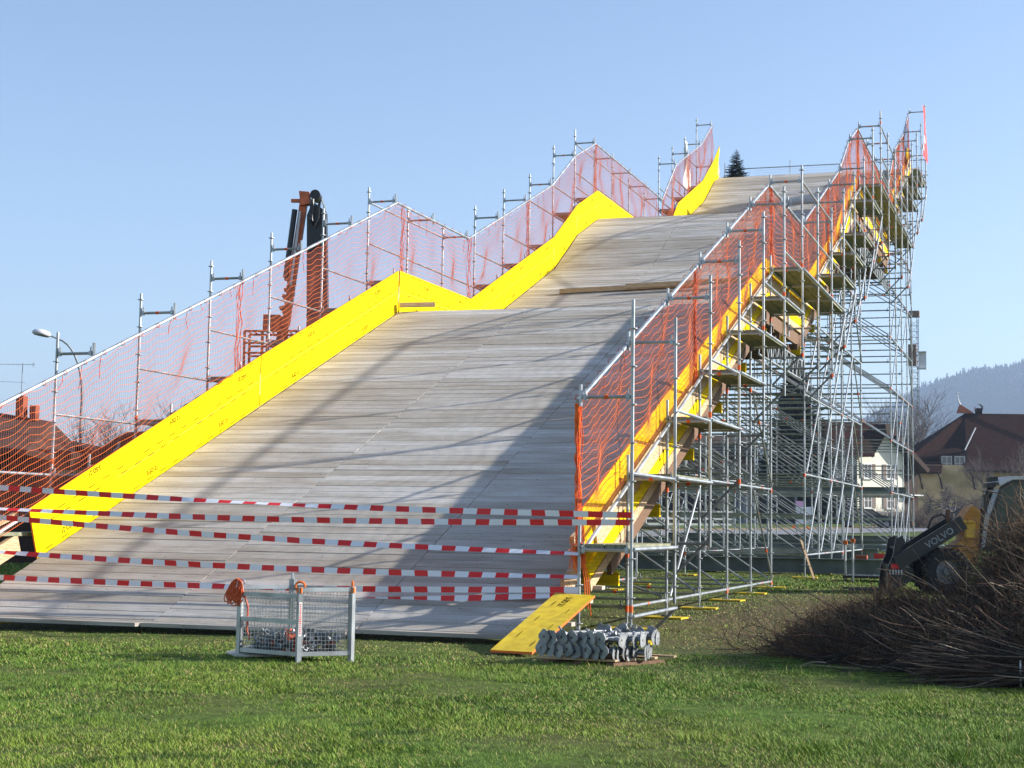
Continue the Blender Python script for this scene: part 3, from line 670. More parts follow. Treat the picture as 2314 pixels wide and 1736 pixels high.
# ================================================================== CAGE WITH FITTINGS
A_, B_, C_ = Vector((-3.32, -4.41, 0)), Vector((-2.48, -4.67, 0)), Vector((-2.06, -4.24, 0)); D_ = A_+C_-B_
def cage():
    root = thing('mesh_pallet', tuple((A_+C_)/2), 'galvanised wire mesh pallet cage on the grass holding scaffold fittings', 'mesh cage')
    Z = Vector((0, 0, 1)); cs = [A_, B_, C_, D_]
    for i, c in enumerate(cs):
        e1 = (cs[(i+1) % 4]-c).normalized(); m = MB(); hh = .80 if i != 3 else .86
        m.beam(c+Z*0, c+Z*hh, .052, .052, up=e1); m.build('corner_post', 'steel', root)
        m = MB(); k = 'orange_paint' if i in (1, 2) else 'steel'
        q = c+Z*(hh+.0)
        m.path([q+Vector((0.02*math.cos(t), 0, 0))*1.2+Z*(.045*math.sin(t)+.01)+e1*.03*math.cos(t) for t in np.linspace(-.3, 3.6, 9)], .014, 6)
        m.box(q-Z*.035, (.06, .06, .06)); m.build('lifting_eye', k, root)
    for i in range(4):
        a, b = cs[i], cs[(i+1) % 4]
        for h in (.09, .77) if i else (.09, .43, .70): m = MB(); m.beam(a+Z*h, b+Z*h, .035, .045); m.build('frame_rail', 'steel', root)
        m = MB(); L = (b-a).length; n = int(L/.042)
        for k in range(1, n): p = a.lerp(b, k/n); m.tube(p+Z*.10, p+Z*(.76 if i else .69), .0026, 4, cap=False)
        for k in range(1, 16 if i else 14): h = .10+k*.043; m.tube(a+Z*h, b+Z*h, .0028, 4, cap=False)
        m.build('mesh_panel', 'steel', root)
    m = MB(); c = (A_+C_)/2; m.prism([A_+Z*.07, B_+Z*.07, C_+Z*.07, D_+Z*.07], Z*.02); m.build('floor_plate', 'steel_dull', root)
    m = MB(); n_ = (B_-A_).normalized(); e = (C_-B_).normalized(); f = e.cross(Z); p = B_+f*.029-e*0+Z*.28
    m.add([p-e*.018, p+e*.018, p+e*.018+Z*.36, p-e*.018+Z*.36], [(0, 1, 2, 3)]); pl = m.build('sign_plate', 'white', root)
    lm = MB(); r_ = random.Random(4)
    for k in range(15): z = .02+k*.022; w_ = r_.uniform(.006, .013); q = p+f*.002+Z*z; lm.add([q-e*w_, q+e*w_, q+e*w_+Z*.013, q-e*w_+Z*.013], [(0, 1, 2, 3)])
    lm.build('lettering', 'red', pl)
cage()
def fittings():
    rr = random.Random(8); ctr = (A_+C_)/2; e1 = (B_-A_); e2 = (D_-A_)
    m = MB()
    for k in range(170):
        u, v = rr.uniform(.08, .92), rr.uniform(.1, .9); h = .10+.20*rr.random()*(1-.5*abs(v-.5)); p = A_+e1*u+e2*v+Vector((0, 0, h))
        m.T = Matrix.Translation(p) @ Matrix.Rotation(rr.uniform(0, 6.3), 4, 'Z') @ Matrix.Rotation(rr.uniform(0, 6.3), 4, 'X') @ Matrix.Rotation(rr.uniform(0, 6.3), 4, 'Y')
        mi = 0 if rr.random() < .85 else 1
        m.lathe((0, 0, -.022), (0, 0, 1), [(.024, 0), (.034, 0), (.034, .045), (.024, .045), (.024, 0)], 8, mi); m.box((.045, 0, 0), (.05, .02, .035), mi=mi); m.tube((.03, 0, 0), (.03, .06, 0), .007, 5, mi=mi)
    m.T = None
    m.build('scaffold_fittings', ['coupler', 'rope'], label='heap of scaffold couplers and clips filling the bottom of the mesh cage', cat='fittings', kind='stuff')
    m = MB(); c = A_+Vector((-.02, -.03, .86))
    for k in range(26):
        a0 = rr.uniform(0, 6.3); L_ = rr.uniform(.16, .30); w_ = rr.uniform(.03, .07); tilt = rr.uniform(-.55, .15); pts = []
        for j in range(13):
            t = 2*math.pi*j/12+a0; p = Vector((w_*math.cos(t), rr.uniform(-.012, .012)-.02*k/26, -L_*.5+L_*.5*math.sin(t))); p.x += p.z*tilt*-1; pts.append(c+p)
        m.path(pts, .0075, 5)
    m.path([c+Vector((.05, 0, -.1)), c+Vector((.12, .02, -.3)), c+Vector((.11, .03, -.55)), c+Vector((.14, .04, -.66))], .012, 5)
    m.build('cord_bundle', 'rope', label='coiled orange rope bundle hung over the left corner of the mesh cage', cat='rope')
    m = MB(); m.prism([(-3.62, -4.15, .02), (-3.30, -4.52, .02), (-2.85, -4.25, .02), (-3.2, -3.95, .16)], (0, 0, .015)); m.build('plywood_sheet', 'concrete', label='pale triangular plywood offcut lying on the grass behind the cage', cat='plywood')
fittings()
# ================================================================== BASE JACK STACK ON PALLET
def jackstack():
    o = Vector((-.17, -3.42, 0)); ex = Vector((.955, -.09, 0)).normalized(); ey = Vector((.45, .89, 0)).normalized(); Z = Vector((0, 0, 1))
    root = thing('wooden_pallet', tuple(o), 'low wooden pallet under the stack of base jacks', 'pallet')
    for k in range(3): m = MB(); m.beam(o+ex*(.06+.38*k), o+ex*(.06+.38*k)+ey*.86, .10, .07); m.build('runner', 'beam_brown', root); 
    for k in range(4): m = MB(); m.beam(o+ey*(.05+.33*k)+Z*.06-ex*.05, o+ey*(.05+.33*k)+ex*.86+Z*.06, .10, .022); m.build('slat', 'beam', root)
    # one jack along +Y: plate at the origin, spindle, wing nut
    j = thing('base_jack', (0, 0, 0), 'galvanised base jack lying on the pallet with its square plate turned to the camera', 'base jack', 'base jacks stacked on the pallet')
    m = MB(); s = .074; oct_ = [(-s, -.046), (-s, .046), (-.046, s), (.046, s), (s, .046), (s, -.046), (.046, -s), (-.046, -s)]
    m.prism([(a, 0, b) for a, b in oct_], (0, .007, 0)); m.lathe((0, -.0015, 0), (0, 1, 0), [(.0, 0), (.013, 0)], 8, 1); m.build('base_plate', ['plate', 'black'], j)
    m = MB(); m.tube((0, .006, 0), (0, .58, 0), .0185, 8); m.build('spindle', 'plate', j)
    m = MB(); m.lathe((0, .30, 0), (0, 1, 0), [(.02, 0), (.032, .005), (.032, .035), (.02, .04)], 8); m.box((.065, .32, 0), (.09, .014, .022)); m.box((-.065, .32, 0), (.09, .014, .022)); m.build('wing_nut', 'coupler', j)
    rr = random.Random(2); first = True
    def place(p, d, roll, lab, grp):
        nonlocal first
        c = j if first else copy_tree(j); first = False
        c.location = p; d = d.normalized(); x = d.cross(Z).normalized(); z = x.cross(d); c.rotation_euler = (Matrix((x, d, z)).transposed() @ Matrix.Rotation(roll, 3, 'Y')).to_euler(); c['label'] = lab; c['group'] = grp
    for row in range(2):
        for k in range(8 if row == 0 else 7):
            p = o+ex*(.02+.108*k+.05*row+rr.uniform(-.01, .01))+Z*(.155+.125*row+rr.uniform(-.012, .012))-ey*(.02+rr.uniform(0, .05)); 
            place(p, ey+Z*rr.uniform(-.02, .05), rr.uniform(-.9, .9), 'galvanised base jack lying on the pallet with its plate turned to the camera', 'base jacks with plates facing the camera')
    for k in range(7):                                    # crossing layer on top, plates at the far side
        p = o+ex*(.04+.10*k)+ey*(.95-.05*(k % 2))+Z*(.31+rr.uniform(-.02, .03)); place(p, -ey+Z*rr.uniform(-.1, .02), rr.uniform(-.9, .9), 'galvanised base jack on top of the stack with its plate at the far end', 'base jacks on top with far plates')
    for row in range(2):                                  # plates turned to the right
        for k in range(9 if row else 8):
            p = o+ex*(.86+rr.uniform(-.03, .05))+ey*(.04+.085*k+.03*row)+Z*(.13+.14*row+rr.uniform(-.012, .015)); place(p, -ex+ey*rr.uniform(-.12, .12)+Z*.02, rr.uniform(-.9, .9), 'galvanised base jack lying crosswise with its sunlit plate facing right', 'base jacks with sunlit plates facing right')
jackstack()
# ================================================================== TREES
def limb(m, p, d, L, r, depth, rr, up=.15, spread=.55, nb=(2, 4), seg=4, sides=5):
    pts = [p]; q = d.normalized()
    for i in range(seg):
        q = (q+Vector((rr.gauss(0, .13), rr.gauss(0, .13), rr.gauss(0, .1)+up*.3))).normalized(); pts.append(pts[-1]+q*L/seg)
    m.path(pts, r, sides, r2=r*.55)
    if depth <= 0: return
    for k in range(rr.randint(*nb)+1):
        t = rr.uniform(.35, 1) if k else 1; i = min(int(t*seg), seg-1); b = pts[i].lerp(pts[i+1], t*seg-i if t < 1 else 1)
        a = q.orthogonal().normalized(); a = Matrix.Rotation(rr.uniform(0, 6.28), 3, q) @ a
        limb(m, b, q+a*rr.uniform(.6, 1.4)*spread*1.6, L*rr.uniform(.55, .8), r*.55, depth-1, rr, up, spread, nb, seg if depth > 2 else 3, max(3, sides-1))
def bare_tree(x, y, z, H, trunk, depth, seed, label, cat='tree', group='bare winter trees', up=.15, spread=.55, nstem=1, rt=None, nb=(2, 4), mt='bark_far', mainn=5):
    rr = random.Random(seed); root = thing('bare_tree', (x, y, z), label, cat, group); m = MB(); b = Vector((x, y, z)); rt = rt or H*.022
    m.path([b, b+Vector((.02*H*rr.uniform(-1, 1), 0, trunk*.5)), b+Vector((.03*H*rr.uniform(-1, 1), .01*H, trunk))], rt*1.25, 7, r2=rt); tip = b+Vector((0, .01*H, trunk)); m.build('trunk', mt, root)
    m = MB()
    for k in range(mainn):
        a = 6.283*k/mainn+rr.uniform(-.4, .4); limb(m, tip-Vector((0, 0, .1*trunk*rr.random())), Vector((math.cos(a)*spread*1.5, math.sin(a)*spread*1.5, rr.uniform(.5, 1.2))), (H-trunk)*rr.uniform(.38, .52), rt*.6, depth, rr, up, spread, nb)
    m.build('crown', mt, root); return root
bare_tree(-2.15, 108.9, 1.85, 3.9, .95, 4, 3, 'small round-crowned bare orchard tree beside the road in front of the farmhouse', up=-.05, spread=.75, nb=(3, 4), mainn=6, rt=.12)
bare_tree(2.0, 112, 1.9, 6.2, .8, 4, 5, 'bare multi-stemmed tree at the right edge in front of the farmhouse', up=.5, spread=.4, nb=(2, 4), rt=.10)
bare_tree(.2, 114, 1.9, 3.0, .3, 4, 15, 'low bare shrub between the orchard tree and the right edge tree', cat='shrub', up=.2, spread=.7, nb=(3, 4), rt=.07)
bare_tree(-11.2, 186, 2.9, 13.5, 3.0, 4, 9, 'tall bare tree rising beside the left hip of the farmhouse roof', up=.3, spread=.5, nb=(3, 4), rt=.30)
bare_tree(-15.5, 190, 2.9, 12.5, 3.0, 4, 19, 'tall bare tree behind the white house, seen through the rear scaffold', up=.3, spread=.5, nb=(3, 4), rt=.26)
bare_tree(-20.5, 21.0, .2, 5.0, 1.6, 4, 31, 'bare reddish tree behind the orange net beyond the barn roofs', up=.35, spread=.45, nb=(2, 4), rt=.055)
bare_tree(-20.0, 24.0, .2, 5.0, 1.6, 4, 33, 'second bare tree farther back behind the orange net', up=.35, spread=.45, nb=(2, 3), rt=.05)
def hedge(x0, y0, x1, y1, n, h, label, seed):
    rr = random.Random(seed); m = MB()
    for k in range(n):
        t = rr.random(); x = x0+(x1-x0)*t+rr.gauss(0, .3); y = y0+(y1-y0)*t+rr.gauss(0, .5); b = Vector((x, y, gz(x, y)-.05)); L = h*rr.uniform(.5, 1.15)
        p = [b]; d = Vector((rr.gauss(0, .3), rr.gauss(0, .3), 1)).normalized()
        for i in range(4): d = (d+Vector((rr.gauss(0, .22), rr.gauss(0, .2), 0))).normalized(); p.append(p[-1]+d*L/4)
        m.path(p, .018, 3, r2=.006)
    m.build('hedge', 'bush', label=label, cat='hedge', kind='stuff')
hedge(-7.4, 108, 1.5, 118, 900, 1.5, 'tangled bare brown hedge along the far side of the road', 4)
hedge(-9.0, 118, -4.5, 121, 420, 1.9, 'taller thicket of bare brown shrubs left of the orchard tree', 6)
def conifer(x, y, z, H, Rr, label, seed, name='conifer_tree', tiers=34, per=15, mt='needle', spiky=1., nleaf=6, cat='tree'):
    rr = random.Random(seed); root = thing(name, (x, y, z), label, cat); m = MB(); m.path([(x, y, z), (x, y, z+H*.97)], H*.016, 6, r2=H*.002); m.build('trunk', 'bark', root)
    m = MB()
    for t in range(tiers):
        f = t/(tiers-1); h = H*(.05+.93*f); rad = Rr*(1-f)**.8*(1 if t % 2 else .86)+.01*H
        for k in range(max(4, int(per*(1-.6*f)))):
            a = rr.uniform(0, 6.283); L = rad*rr.uniform(.62, 1.12); d = Vector((math.cos(a), math.sin(a), 0)); s = d.cross(Vector((0, 0, 1)))
            base = Vector((x, y, z+h)); dr = -.22+.75*f*spiky
            for q in range(nleaf):
                g = (q+.6)/nleaf; c = base+d*L*g+Vector((0, 0, L*dr*g*g)); ll = L*.36*(1.1-.5*g)+.012*H
                for sd_ in (-1, 1):
                    e = (d*.9+s*sd_*rr.uniform(.5, 1)+Vector((0, 0, rr.uniform(-.3, .15)))).normalized()*ll; wv = Vector((0, 0, 1)).cross(e).normalized()*ll*.16+Vector((0, 0, rr.uniform(-.05, .05)*ll))
                    m.add([c-wv, c+e, c+wv, c+e*.3+Vector((0, 0, -.12*ll))], [(0, 1, 2), (0, 3, 1)])
    m.build('crown', mt, root); return root
conifer(-17.1, 130.4, 1.6, 15.6, 4.2, 'very tall dark conifer behind the middle scaffold tower beside the white house', 2, tiers=74, per=36, nleaf=7)
conifer(-13.7, 139.5, 1.8, 6.5, 1.9, 'shorter dark conifer against the left side of the white house', 12, tiers=30, per=16)
conifer(-9.22, 57.6, D(22*S)-.1, 2.0, .80, 'small fir tree standing on the ramp top behind the left yellow panel', 5, name='fir_tree', tiers=26, per=17, mt='fir', spiky=.9, nleaf=6)
# ================================================================== BUILDINGS
def face_frame(p0, p1, z0):                               # local frame: u along the facade, n towards the camera side
    p0, p1 = Vector((*p0, z0)), Vector((*p1, z0)); u = (p1-p0).normalized(); n = u.cross(Vector((0, 0, 1))); return p0, u, n
def wframe(fr, u, z, w, h, root, shutters=0, sill=True, mt='white', nm='window'):
    p, U, Nn = fr; Z = Vector((0, 0, 1)); c = p+U*u+Z*z; rot = Matrix((U, Nn, Z)).transposed()
    m = MB(); t = .07
    for sx in (-1, 1): m.box(c+U*sx*(w/2-t/2)+Nn*.02, (t, .08, h), rot)
    for sz in (-1, 1): m.box(c+Z*sz*(h/2-t/2)+Nn*.02, (w-2*t, .08, t), rot)
    m.box(c+Nn*.02, (t, .07, h-2*t), rot); m.box(c+Z*h*.15+Nn*.015, (w-2*t, .05, .04), rot)
    o = m.build(nm, mt, root)
    g = MB(); g.box(c-Nn*.01, (w-.02, .04, h-.02), rot); g.build('pane', 'glass', o)
    if sill: g = MB(); g.box(c-Z*(h/2+.06)+Nn*.08, (w+.2, .16, .08), rot); g.build('sill', mt, o)
    for s_ in ((-1, 1) if shutters == 2 else ((1,) if shutters == 1 else ())):
        g = MB(); g.box(c+U*s_*(w/2+.25)+Nn*.05, (.44, .05, h), rot); g.build('shutter', 'shutter', o)
def farmhouse():
    z0 = 2.6; fr = face_frame((-9.3, 169.2), (7.5, 174.2), z0); P0, U, Nn = fr; Z = Vector((0, 0, 1)); B = -Nn
    root = thing('farmhouse', tuple(P0), 'old farmhouse with ochre walls and a huge dark tiled half-hipped roof, right side', 'house')
    P = lambda u, d, z: P0+U*u+B*d+Z*z
    L, W_ = 20., 13.; ez = 5.45; rz = 12.3
    m = MB(); m.add([P(0, 0, -.3), P(L, 0, -.3), P(L, W_, -.3), P(0, W_, -.3), P(0, 0, ez+.6), P(L, 0, ez+.6), P(L, W_, ez+.6), P(0, W_, ez+.6)], [(0, 1, 5, 4), (1, 2, 6, 5), (2, 3, 7, 6), (3, 0, 4, 7)]); m.build('wall', 'ochre', root)
    # big roof: front plane from eave to ridge with left hip
    e = -1.1; rl = 6.9
    m = MB(); A = P(-.6, e, ez+.3); Bq = P(L+1, e, ez-.1); Rl = P(rl, W_/2, rz); Rr_ = P(L+1, W_/2, rz); Hp = P(-1.0, 2.2, ez+1.0); Bk = P(-.6, W_+1, ez+.3)
    m.prism([P(5.2, e, ez+.1), Bq, Rr_, Rl, P(4.9, 4.0, rz-3.9)], Z*-.25)
    m.prism([P(-1.2, .6, ez+1.05), P(5.3, .2, ez+2.2), P(4.9, 4.0, rz-3.9), Rl], Z*-.25)
    m.prism([P(-1.2, .6, ez+1.05), Rl, P(-1.2, W_+.6, ez+.9)], Z*-.25); m.prism([Rl, Rr_, P(L+1, W_+1, ez), P(-1.2, W_+.6, ez+.9)], Z*-.25)
    rf = m.build('roof', 'roof_dark', root)
    m = MB(); m.prism([P(-.8, -.9, ez-.25), P(2.4, -.9, ez-.25), P(2.9, .5, ez+1.0), P(-.6, .5, ez+1.0)], Z*-.18); m.build('skirt_roof', 'roof_dark', root)
    m = MB(); m.prism([Rl+Z*.02-U*.9-B*.1, Rl+U*.2-B*.3+Z*.02, Rl+Z*1.0-U*.5, ], B*.5); m.prism([Rl+U*1.1+Z*.04, Rl-U*.05+Z*.02, Rl-U*.5+Z*1.05], B*.6); m.build('ridge_cap', 'roof_red', rf)
    m = MB(); m.path([Rl+Z*1.0-U*.5, Rl+Z*1.6-U*.75, Rl+Z*2.3-U*.8], .12, 6, r2=.03); m.lathe(Rl+Z*2.25-U*.8, Z, [(.02, 0), (.14, .1), (.02, .22)], 8); m.build('finial', 'lightgrey', rf)
    m = MB(); m.box(P(rl+1.6, W_/2, rz+.25), (.8, .6, .7)); m.build('chimney', 'roof_dark', rf)
    m = MB(); m.lathe(P(rl+1.6, W_/2-.4, rz+.62), B, [(.45, 0), (.45, .9)], 12); m.build('chimney_cowl', 'lightgrey', rf)
    m = MB(); m.beam(P(5.3, .25, ez+2.3), P(6.9, 1.7, ez+4.9), .12, .12); m.build('gutter_pipe', 'steel_dull', rf)
    # recessed dormer with two windows
    m = MB(); m.add([P(2.5, .35, ez-.6), P(5.6, .35, ez-.6), P(5.6, .35, ez+2.1), P(2.5, .35, ez+1.6)], [(0, 1, 2, 3)]); m.build('dormer_wall', 'darkwood', root)
    f2 = (P0+B*.3, U, Nn); wframe(f2, 3.3, ez+.45, 1.15, 2.3, root, mt='lightgrey'); wframe(f2, 4.75, ez+.45, 1.15, 2.3, root, mt='lightgrey')
    for u in (-.2, 2.0, 5.6, 7.4): m = MB(); m.path([P(u, -.9, ez-.2), P(u+.3, -.6, ez-.8), P(u+.7, -.05, ez-2.1)], .11, 5); m.build('roof_strut', 'darkwood', root)
    m = MB(); m.path([P(7.4, -.9, ez-.15), P(8.2, -.4, ez-.9), P(8.3, -.1, ez-1.2), P(8.3, -.1, 0)], .10, 6); m.build('downpipe', 'darkwood', root)
    wframe(fr, 11.8, ez-1.2, 1.5, 1.7, root, mt='shutter')
    m = MB(); m.box(P(4.6, -.06, .75), (3.6, .05, 1.5), Matrix((U, Nn, Z)).transposed()); m.build('garage_door', 'greywall', root)
farmhouse()
def whitehouse():
    z0 = 2.2; a = Vector((-13.55, 147.6, z0)); U = Vector((.70, .714, 0)).normalized(); Z = Vector((0, 0, 1)); Nn = U.cross(Z); B = -Nn; Lw = 6.0
    root = thing('white_house', tuple(a), 'white rendered house with brown shutters behind the rear scaffold tower', 'house'); P = lambda u, d, z: a+U*u+B*d+Z*z
    m = MB(); pts = [P(0, 0, -.3), P(Lw, 0, -.3), P(Lw, 0, 6.6), P(3.9, 0, 8.5), P(2.7, 0, 8.5), P(0, 0, 6.6)]; m.prism(pts, B*7); m.build('wall', 'wallwhite', root)
    m = MB(); m.box(P(Lw/2, -.03, .35), (Lw+.05, .05, 1.3), Matrix((U, Nn, Z)).transposed()); m.build('plinth', 'greywall', root)
    m = MB(); m.prism([P(-7.5, -1.0, 6.2), P(1.4, -1.0, 6.6), P(3.0, .8, 9.9), P(-5.2, .8, 9.9)], Z*-.2)
    m.prism([P(1.2, -.9, 6.45), P(2.9, -.9, 8.75), P(3.2, .8, 9.9), P(.6, .8, 8.2)], Z*-.16)
    rf = m.build('roof', 'roof_dark', root)
    m = MB(); m.prism([P(2.8, -1.0, 9.75), P(3.4, -1.0, 9.75), P(8.6, -1.0, 5.3), P(8.3, -1.0, 5.0), P(5.9, -1.0, 6.9), P(4.1, -1.0, 8.65), P(3.0, -1.0, 8.65)], B*6); m.build('overhang', 'darkwood', rf)
    m = MB(); m.prism([P(-7, .2, -.3), P(0, .2, -.3), P(0, .2, 6.3), P(-7, .2, 6.3)], B*7); m.build('side_wing', 'greywall', root)
    fr = (a, U, Nn)
    for u, z in ((1.3, 5.0), (4.2, 5.0), (1.3, 1.9), (4.2, 1.9)): wframe(fr, u, z, 1.0, 1.45 if z > 3 else 1.2, root, shutters=2)
    m = MB(); m.box(P(7.1, .8, 2.8), (1.8, 1.2, 6), Matrix((U, Nn, Z)).transposed()); m.build('annex', 'darkwood', root)
    m = MB(); m.box(P(7.1, -.2, 2.7), (1.8, .9, .12), Matrix((U, Nn, Z)).transposed()); m.build('balcony', 'white', root)
whitehouse()
def blockhouse(name, label, x0, x1, y, z1, wallm, roofm, extra=None):
    z0 = gz((x0+x1)/2, y)-.3; root = thing(name, ((x0+x1)/2, y, z0), label, 'building'); m = MB()
    dx = Vector((x1-x0, (x1-x0)*.33, 0)); p = Vector((x0, y, z0)); q = p+dx; B = Vector((-.31, .95, 0))*8; Z = Vector((0, 0, 1))
    m.prism([p, q, q+Z*(z1-z0), p+Z*(z1-z0)], B); m.build('wall', wallm, root)
    if roofm: m = MB(); k = dx.normalized(); m.prism([p+Z*(z1-z0)-k*.4-B*.05, q+Z*(z1-z0)+k*.4-B*.05, q+B*.5+Z*(z1-z0+2.1)+k*.4, p+B*.5+Z*(z1-z0+2.1)-k*.4], Z*.2); m.prism([q+B+Z*(z1-z0)+k*.4, p+B+Z*(z1-z0)-k*.4, p+B*.5+Z*(z1-z0+2.1)-k*.4, q+B*.5+Z*(z1-z0+2.1)+k*.4], Z*.2); m.build('roof', roofm, root)
    return root, p, dx.normalized(), Z
r_, p, U_, Z_ = blockhouse('workshop', 'pinkish brown clad workshop seen through the front scaffold tower', -30.5, -20.6, 126, 7.6, 'pinkbrown', 'roof_brown')
for k in range(9): m = MB(); m.box(p+U_*5.2+Vector((.1, -.35, 1.5+k*.62)), (10.2, .06, .10), Matrix((U_, U_.cross(Z_), Z_)).transposed()); m.build('cladding_batten', 'darkwood', r_)
for u, w_ in ((1.6, 2.6), (5.0, 2.4)): m = MB(); m.box(p+U_*u+Vector((0, -.15, 1.9)), (w_, .2, 2.6), Matrix((U_, U_.cross(Z_), Z_)).transposed()); m.build('doorway_shade', 'dark', r_)  # solid dark slabs on the wall, interior shade painted as colour
m = MB(); m.box(p+U_*7.9+Vector((.05, -.2, 1.9)), (1.9, .2, 3.0), Matrix((U_, U_.cross(Z_), Z_)).transposed()); m.build('cream_panel', 'cream', r_)
r_, p, U_, Z_ = blockhouse('garage', 'grey garage with a wide dark opening behind the middle scaffold tower', -20.4, -16.0, 122, 4.5, 'greywall', None)
m = MB(); m.box(p+U_*2.9+Vector((0, -.12, 1.45)), (3.0, .2, 2.5), Matrix((U_, U_.cross(Z_), Z_)).transposed()); m.build('doorway_shade', 'dark', r_)  # no real hole: shade of the garage interior painted on a slab
def fence():
    root = thing('rail_fence', (-26, 100, 1.4), 'low white three-rail fence beyond the front scaffold tower', 'fence'); a, b = Vector((-23.5, 92, 0)), Vector((-16.4, 96, 0)); k = 6
    for i in range(k): p = a.lerp(b, i/(k-1)); m = MB(); m.box((p.x, p.y, gz(p.x, p.y)+.55), (.10, .10, 1.3)); m.build('fence_post', 'alu_white', root)
    for h in (.25, .65, 1.12): m = MB(); m.beam((a.x, a.y, gz(a.x, a.y)+h), (b.x, b.y, gz(b.x, b.y)+h), .05, .14); m.build('fence_rail', 'alu_white', root)
fence()
def car():
    o = Vector((-8.4, 106.5, gz(-8.4, 106.5))); f = Vector((.95, .31, 0)); s = Vector((.31, -.95, 0)); Z = Vector((0, 0, 1)); T = Matrix.Translation(o) @ Matrix((f, s, Z)).transposed().to_4x4()
    root = thing('parked_car', tuple(o), 'dark parked estate car in front of the white house', 'car'); prof = [(-2.1, .35), (-2.15, .85), (-1.9, 1.38), (-1.3, 1.46), (.35, 1.42), (1.05, .98), (2.0, .85), (2.15, .6), (2.1, .35)]
    m = MB(T); m.prism([(x, -.85, z) for x, z in prof], (0, 1.7, 0)); m.build('body', 'black', root)
    m = MB(T); m.prism([(-1.8, .856, .98), (.75, .856, 1.0), (.3, .856, 1.34), (-1.6, .856, 1.34)], (0, .01, 0)); m.build('side_window', 'glass', root)
    for x in (-1.35, 1.4):
        for y in (.78, -.78): m = MB(T); m.lathe((x, y-.1, .33), (0, 1, 0), [(0, 0), (.33, 0), (.33, .2), (.2, .2)], 14); wh = m.build('wheel', 'rubber', root); m = MB(T); m.lathe((x, y+.105, .33), (0, 1, 0), [(.2, 0), (0, .02)], 10); m.build('rim', 'rim', wh)
    for y in (-.6, .6): m = MB(T); m.box((2.12, y, .72), (.06, .3, .14)); m.build('headlight', 'lightgrey', root)
car()
def poster():
    o = Vector((-9.75, 84, gz(-9.75, 84))); root = thing('notice_board', tuple(o), 'white and pink notice board on two legs beside the road behind the middle scaffold', 'sign'); U = Vector((.95, .31, 0)); Z = Vector((0, 0, 1)); rot = Matrix((U, U.cross(Z), Z)).transposed()
    for s_ in (-.5, .5): m = MB(); m.box(o+U*s_+Z*.9, (.06, .06, 1.8), rot); m.build('leg', 'steel_dull', root)
    m = MB(); m.box(o+Z*1.05+U.cross(Z)*.05, (1.1, .03, 1.1), rot); m.build('white_panel', 'white', root)
    m = MB(); m.box(o+Z*1.78-U*.25+U.cross(Z)*.05, (.6, .03, .34), rot); m.build('pink_panel', 'pink', root)
poster()
# barn roofs, chimney, aerial and lamp at the left
def barn():
    Z = Vector((0, 0, 1)); root = thing('barn', (-25, 19, 0), 'dark brown timber barn with tiled roof behind the orange net, left edge', 'barn')
    a, b = Vector((-29, 17.6, 0)), Vector((-22.35, 20.4, 0)); U = (b-a).normalized(); Nn = U.cross(Z); B = -Nn; P = lambda u, d, z: a+U*u+B*d+Z*z; L = (b-a).length
    m = MB(); m.prism([P(0, -2.4, 0), P(L+1.0, -2.4, 0), P(L+1.0, -2.4, 3.3), P(0, -2.4, 3.5)], B*4.6); m.build('wall', 'darkwood', root)
    m = MB(); m.prism([P(-.5, -2.9, 3.9), P(L-.1, -2.9, 3.28), P(L, 0, 4.22), P(-.5, 0, 5.35)], Z*-.14); m.prism([P(L-.1, -2.9, 3.28), P(L+.9, -2.2, 3.05), P(L+.7, 0, 3.55), P(L, 0, 4.22)], Z*-.14); m.prism([P(L, 0, 4.22), P(L+.7, 0, 3.55), P(L+.5, 2.5, 3.2), P(-.5, 2.5, 3.7), P(-.5, 0, 5.35)], Z*-.14); rf = m.build('roof', 'roof_brown', root)
    m = MB(); m.box(P(6.35, -.1, 4.62), (.24, .24, .62)); m.build('chimney', 'brick', rf); m = MB(); m.box(P(6.72, -.1, 4.45), (.20, .2, .44)); m.build('chimney', 'brick', rf)
    m = MB(); m.box(P(5.0, -2.46, 1.6), (.25, .05, .25)); m.build('vent', 'lightgrey', root)
    m = MB(); p = P(6.3, 0, 4.9); m.tube(p, p+Z*1.0, .012, 5); ap = Vector((.93, .33, 0)); m.tube(p+Z*.95-ap*1.05, p+Z*.97+ap*.35, .008, 4); m.tube(p+Z*.45-ap*.65, p+Z*.44+ap*.1, .006, 4)
    for k in range(13): q = p+Z*.95-ap*(1.0-.1*k); m.tube(q-Vector((-.33, .93, 0))*.12, q+Vector((-.33, .93, 0))*.12, .004, 3)
    for k in range(3): q = p+Z*.96+ap*(.3+.03*k); m.tube(q-Z*.07, q+Z*.07, .005, 3)
    m.build('aerial', 'steel_dull', root)
    r2 = thing('shed', (-20.5, 22, 0), 'lower dark shed with swept roof line right of the barn behind the net', 'shed')
    pr = [(-22.6, 2.9), (-21.9, 3.62), (-21.6, 3.42), (-21.2, 3.38), (-20.9, 3.45), (-20.55, 3.72), (-20.3, 3.86), (-19.2, 3.95), (-15.5, 3.3)]
    m = MB(); m.prism([(x, 21.0+(x+21)*.35, z) for x, z in pr]+[(-15.5, 22.9, 0), (-22.6, 20.4, 0)], (-1.2, 3.6, 0)); m.build('wall', 'darkwood', r2)
    m = MB()
    for (x0, z0), (x1, z1) in zip(pr[:-1], pr[1:]): m.prism([(x0, 20.8+(x0+21)*.35, z0+.02), (x1, 20.8+(x1+21)*.35, z1+.02), (x1-1.4, 24.8+(x1+21)*.35, z1+.02), (x0-1.4, 24.8+(x0+21)*.35, z0+.02)], Z*.06)
    m.build('roof', 'roof_brown', r2)
    m = MB(); m.path([(-20.55, 20.85, 3.35), (-20.42, 20.85, 3.5), (-20.4, 20.85, 3.68)], .05, 5); m.build('barge_board', 'white', r2)
barn()
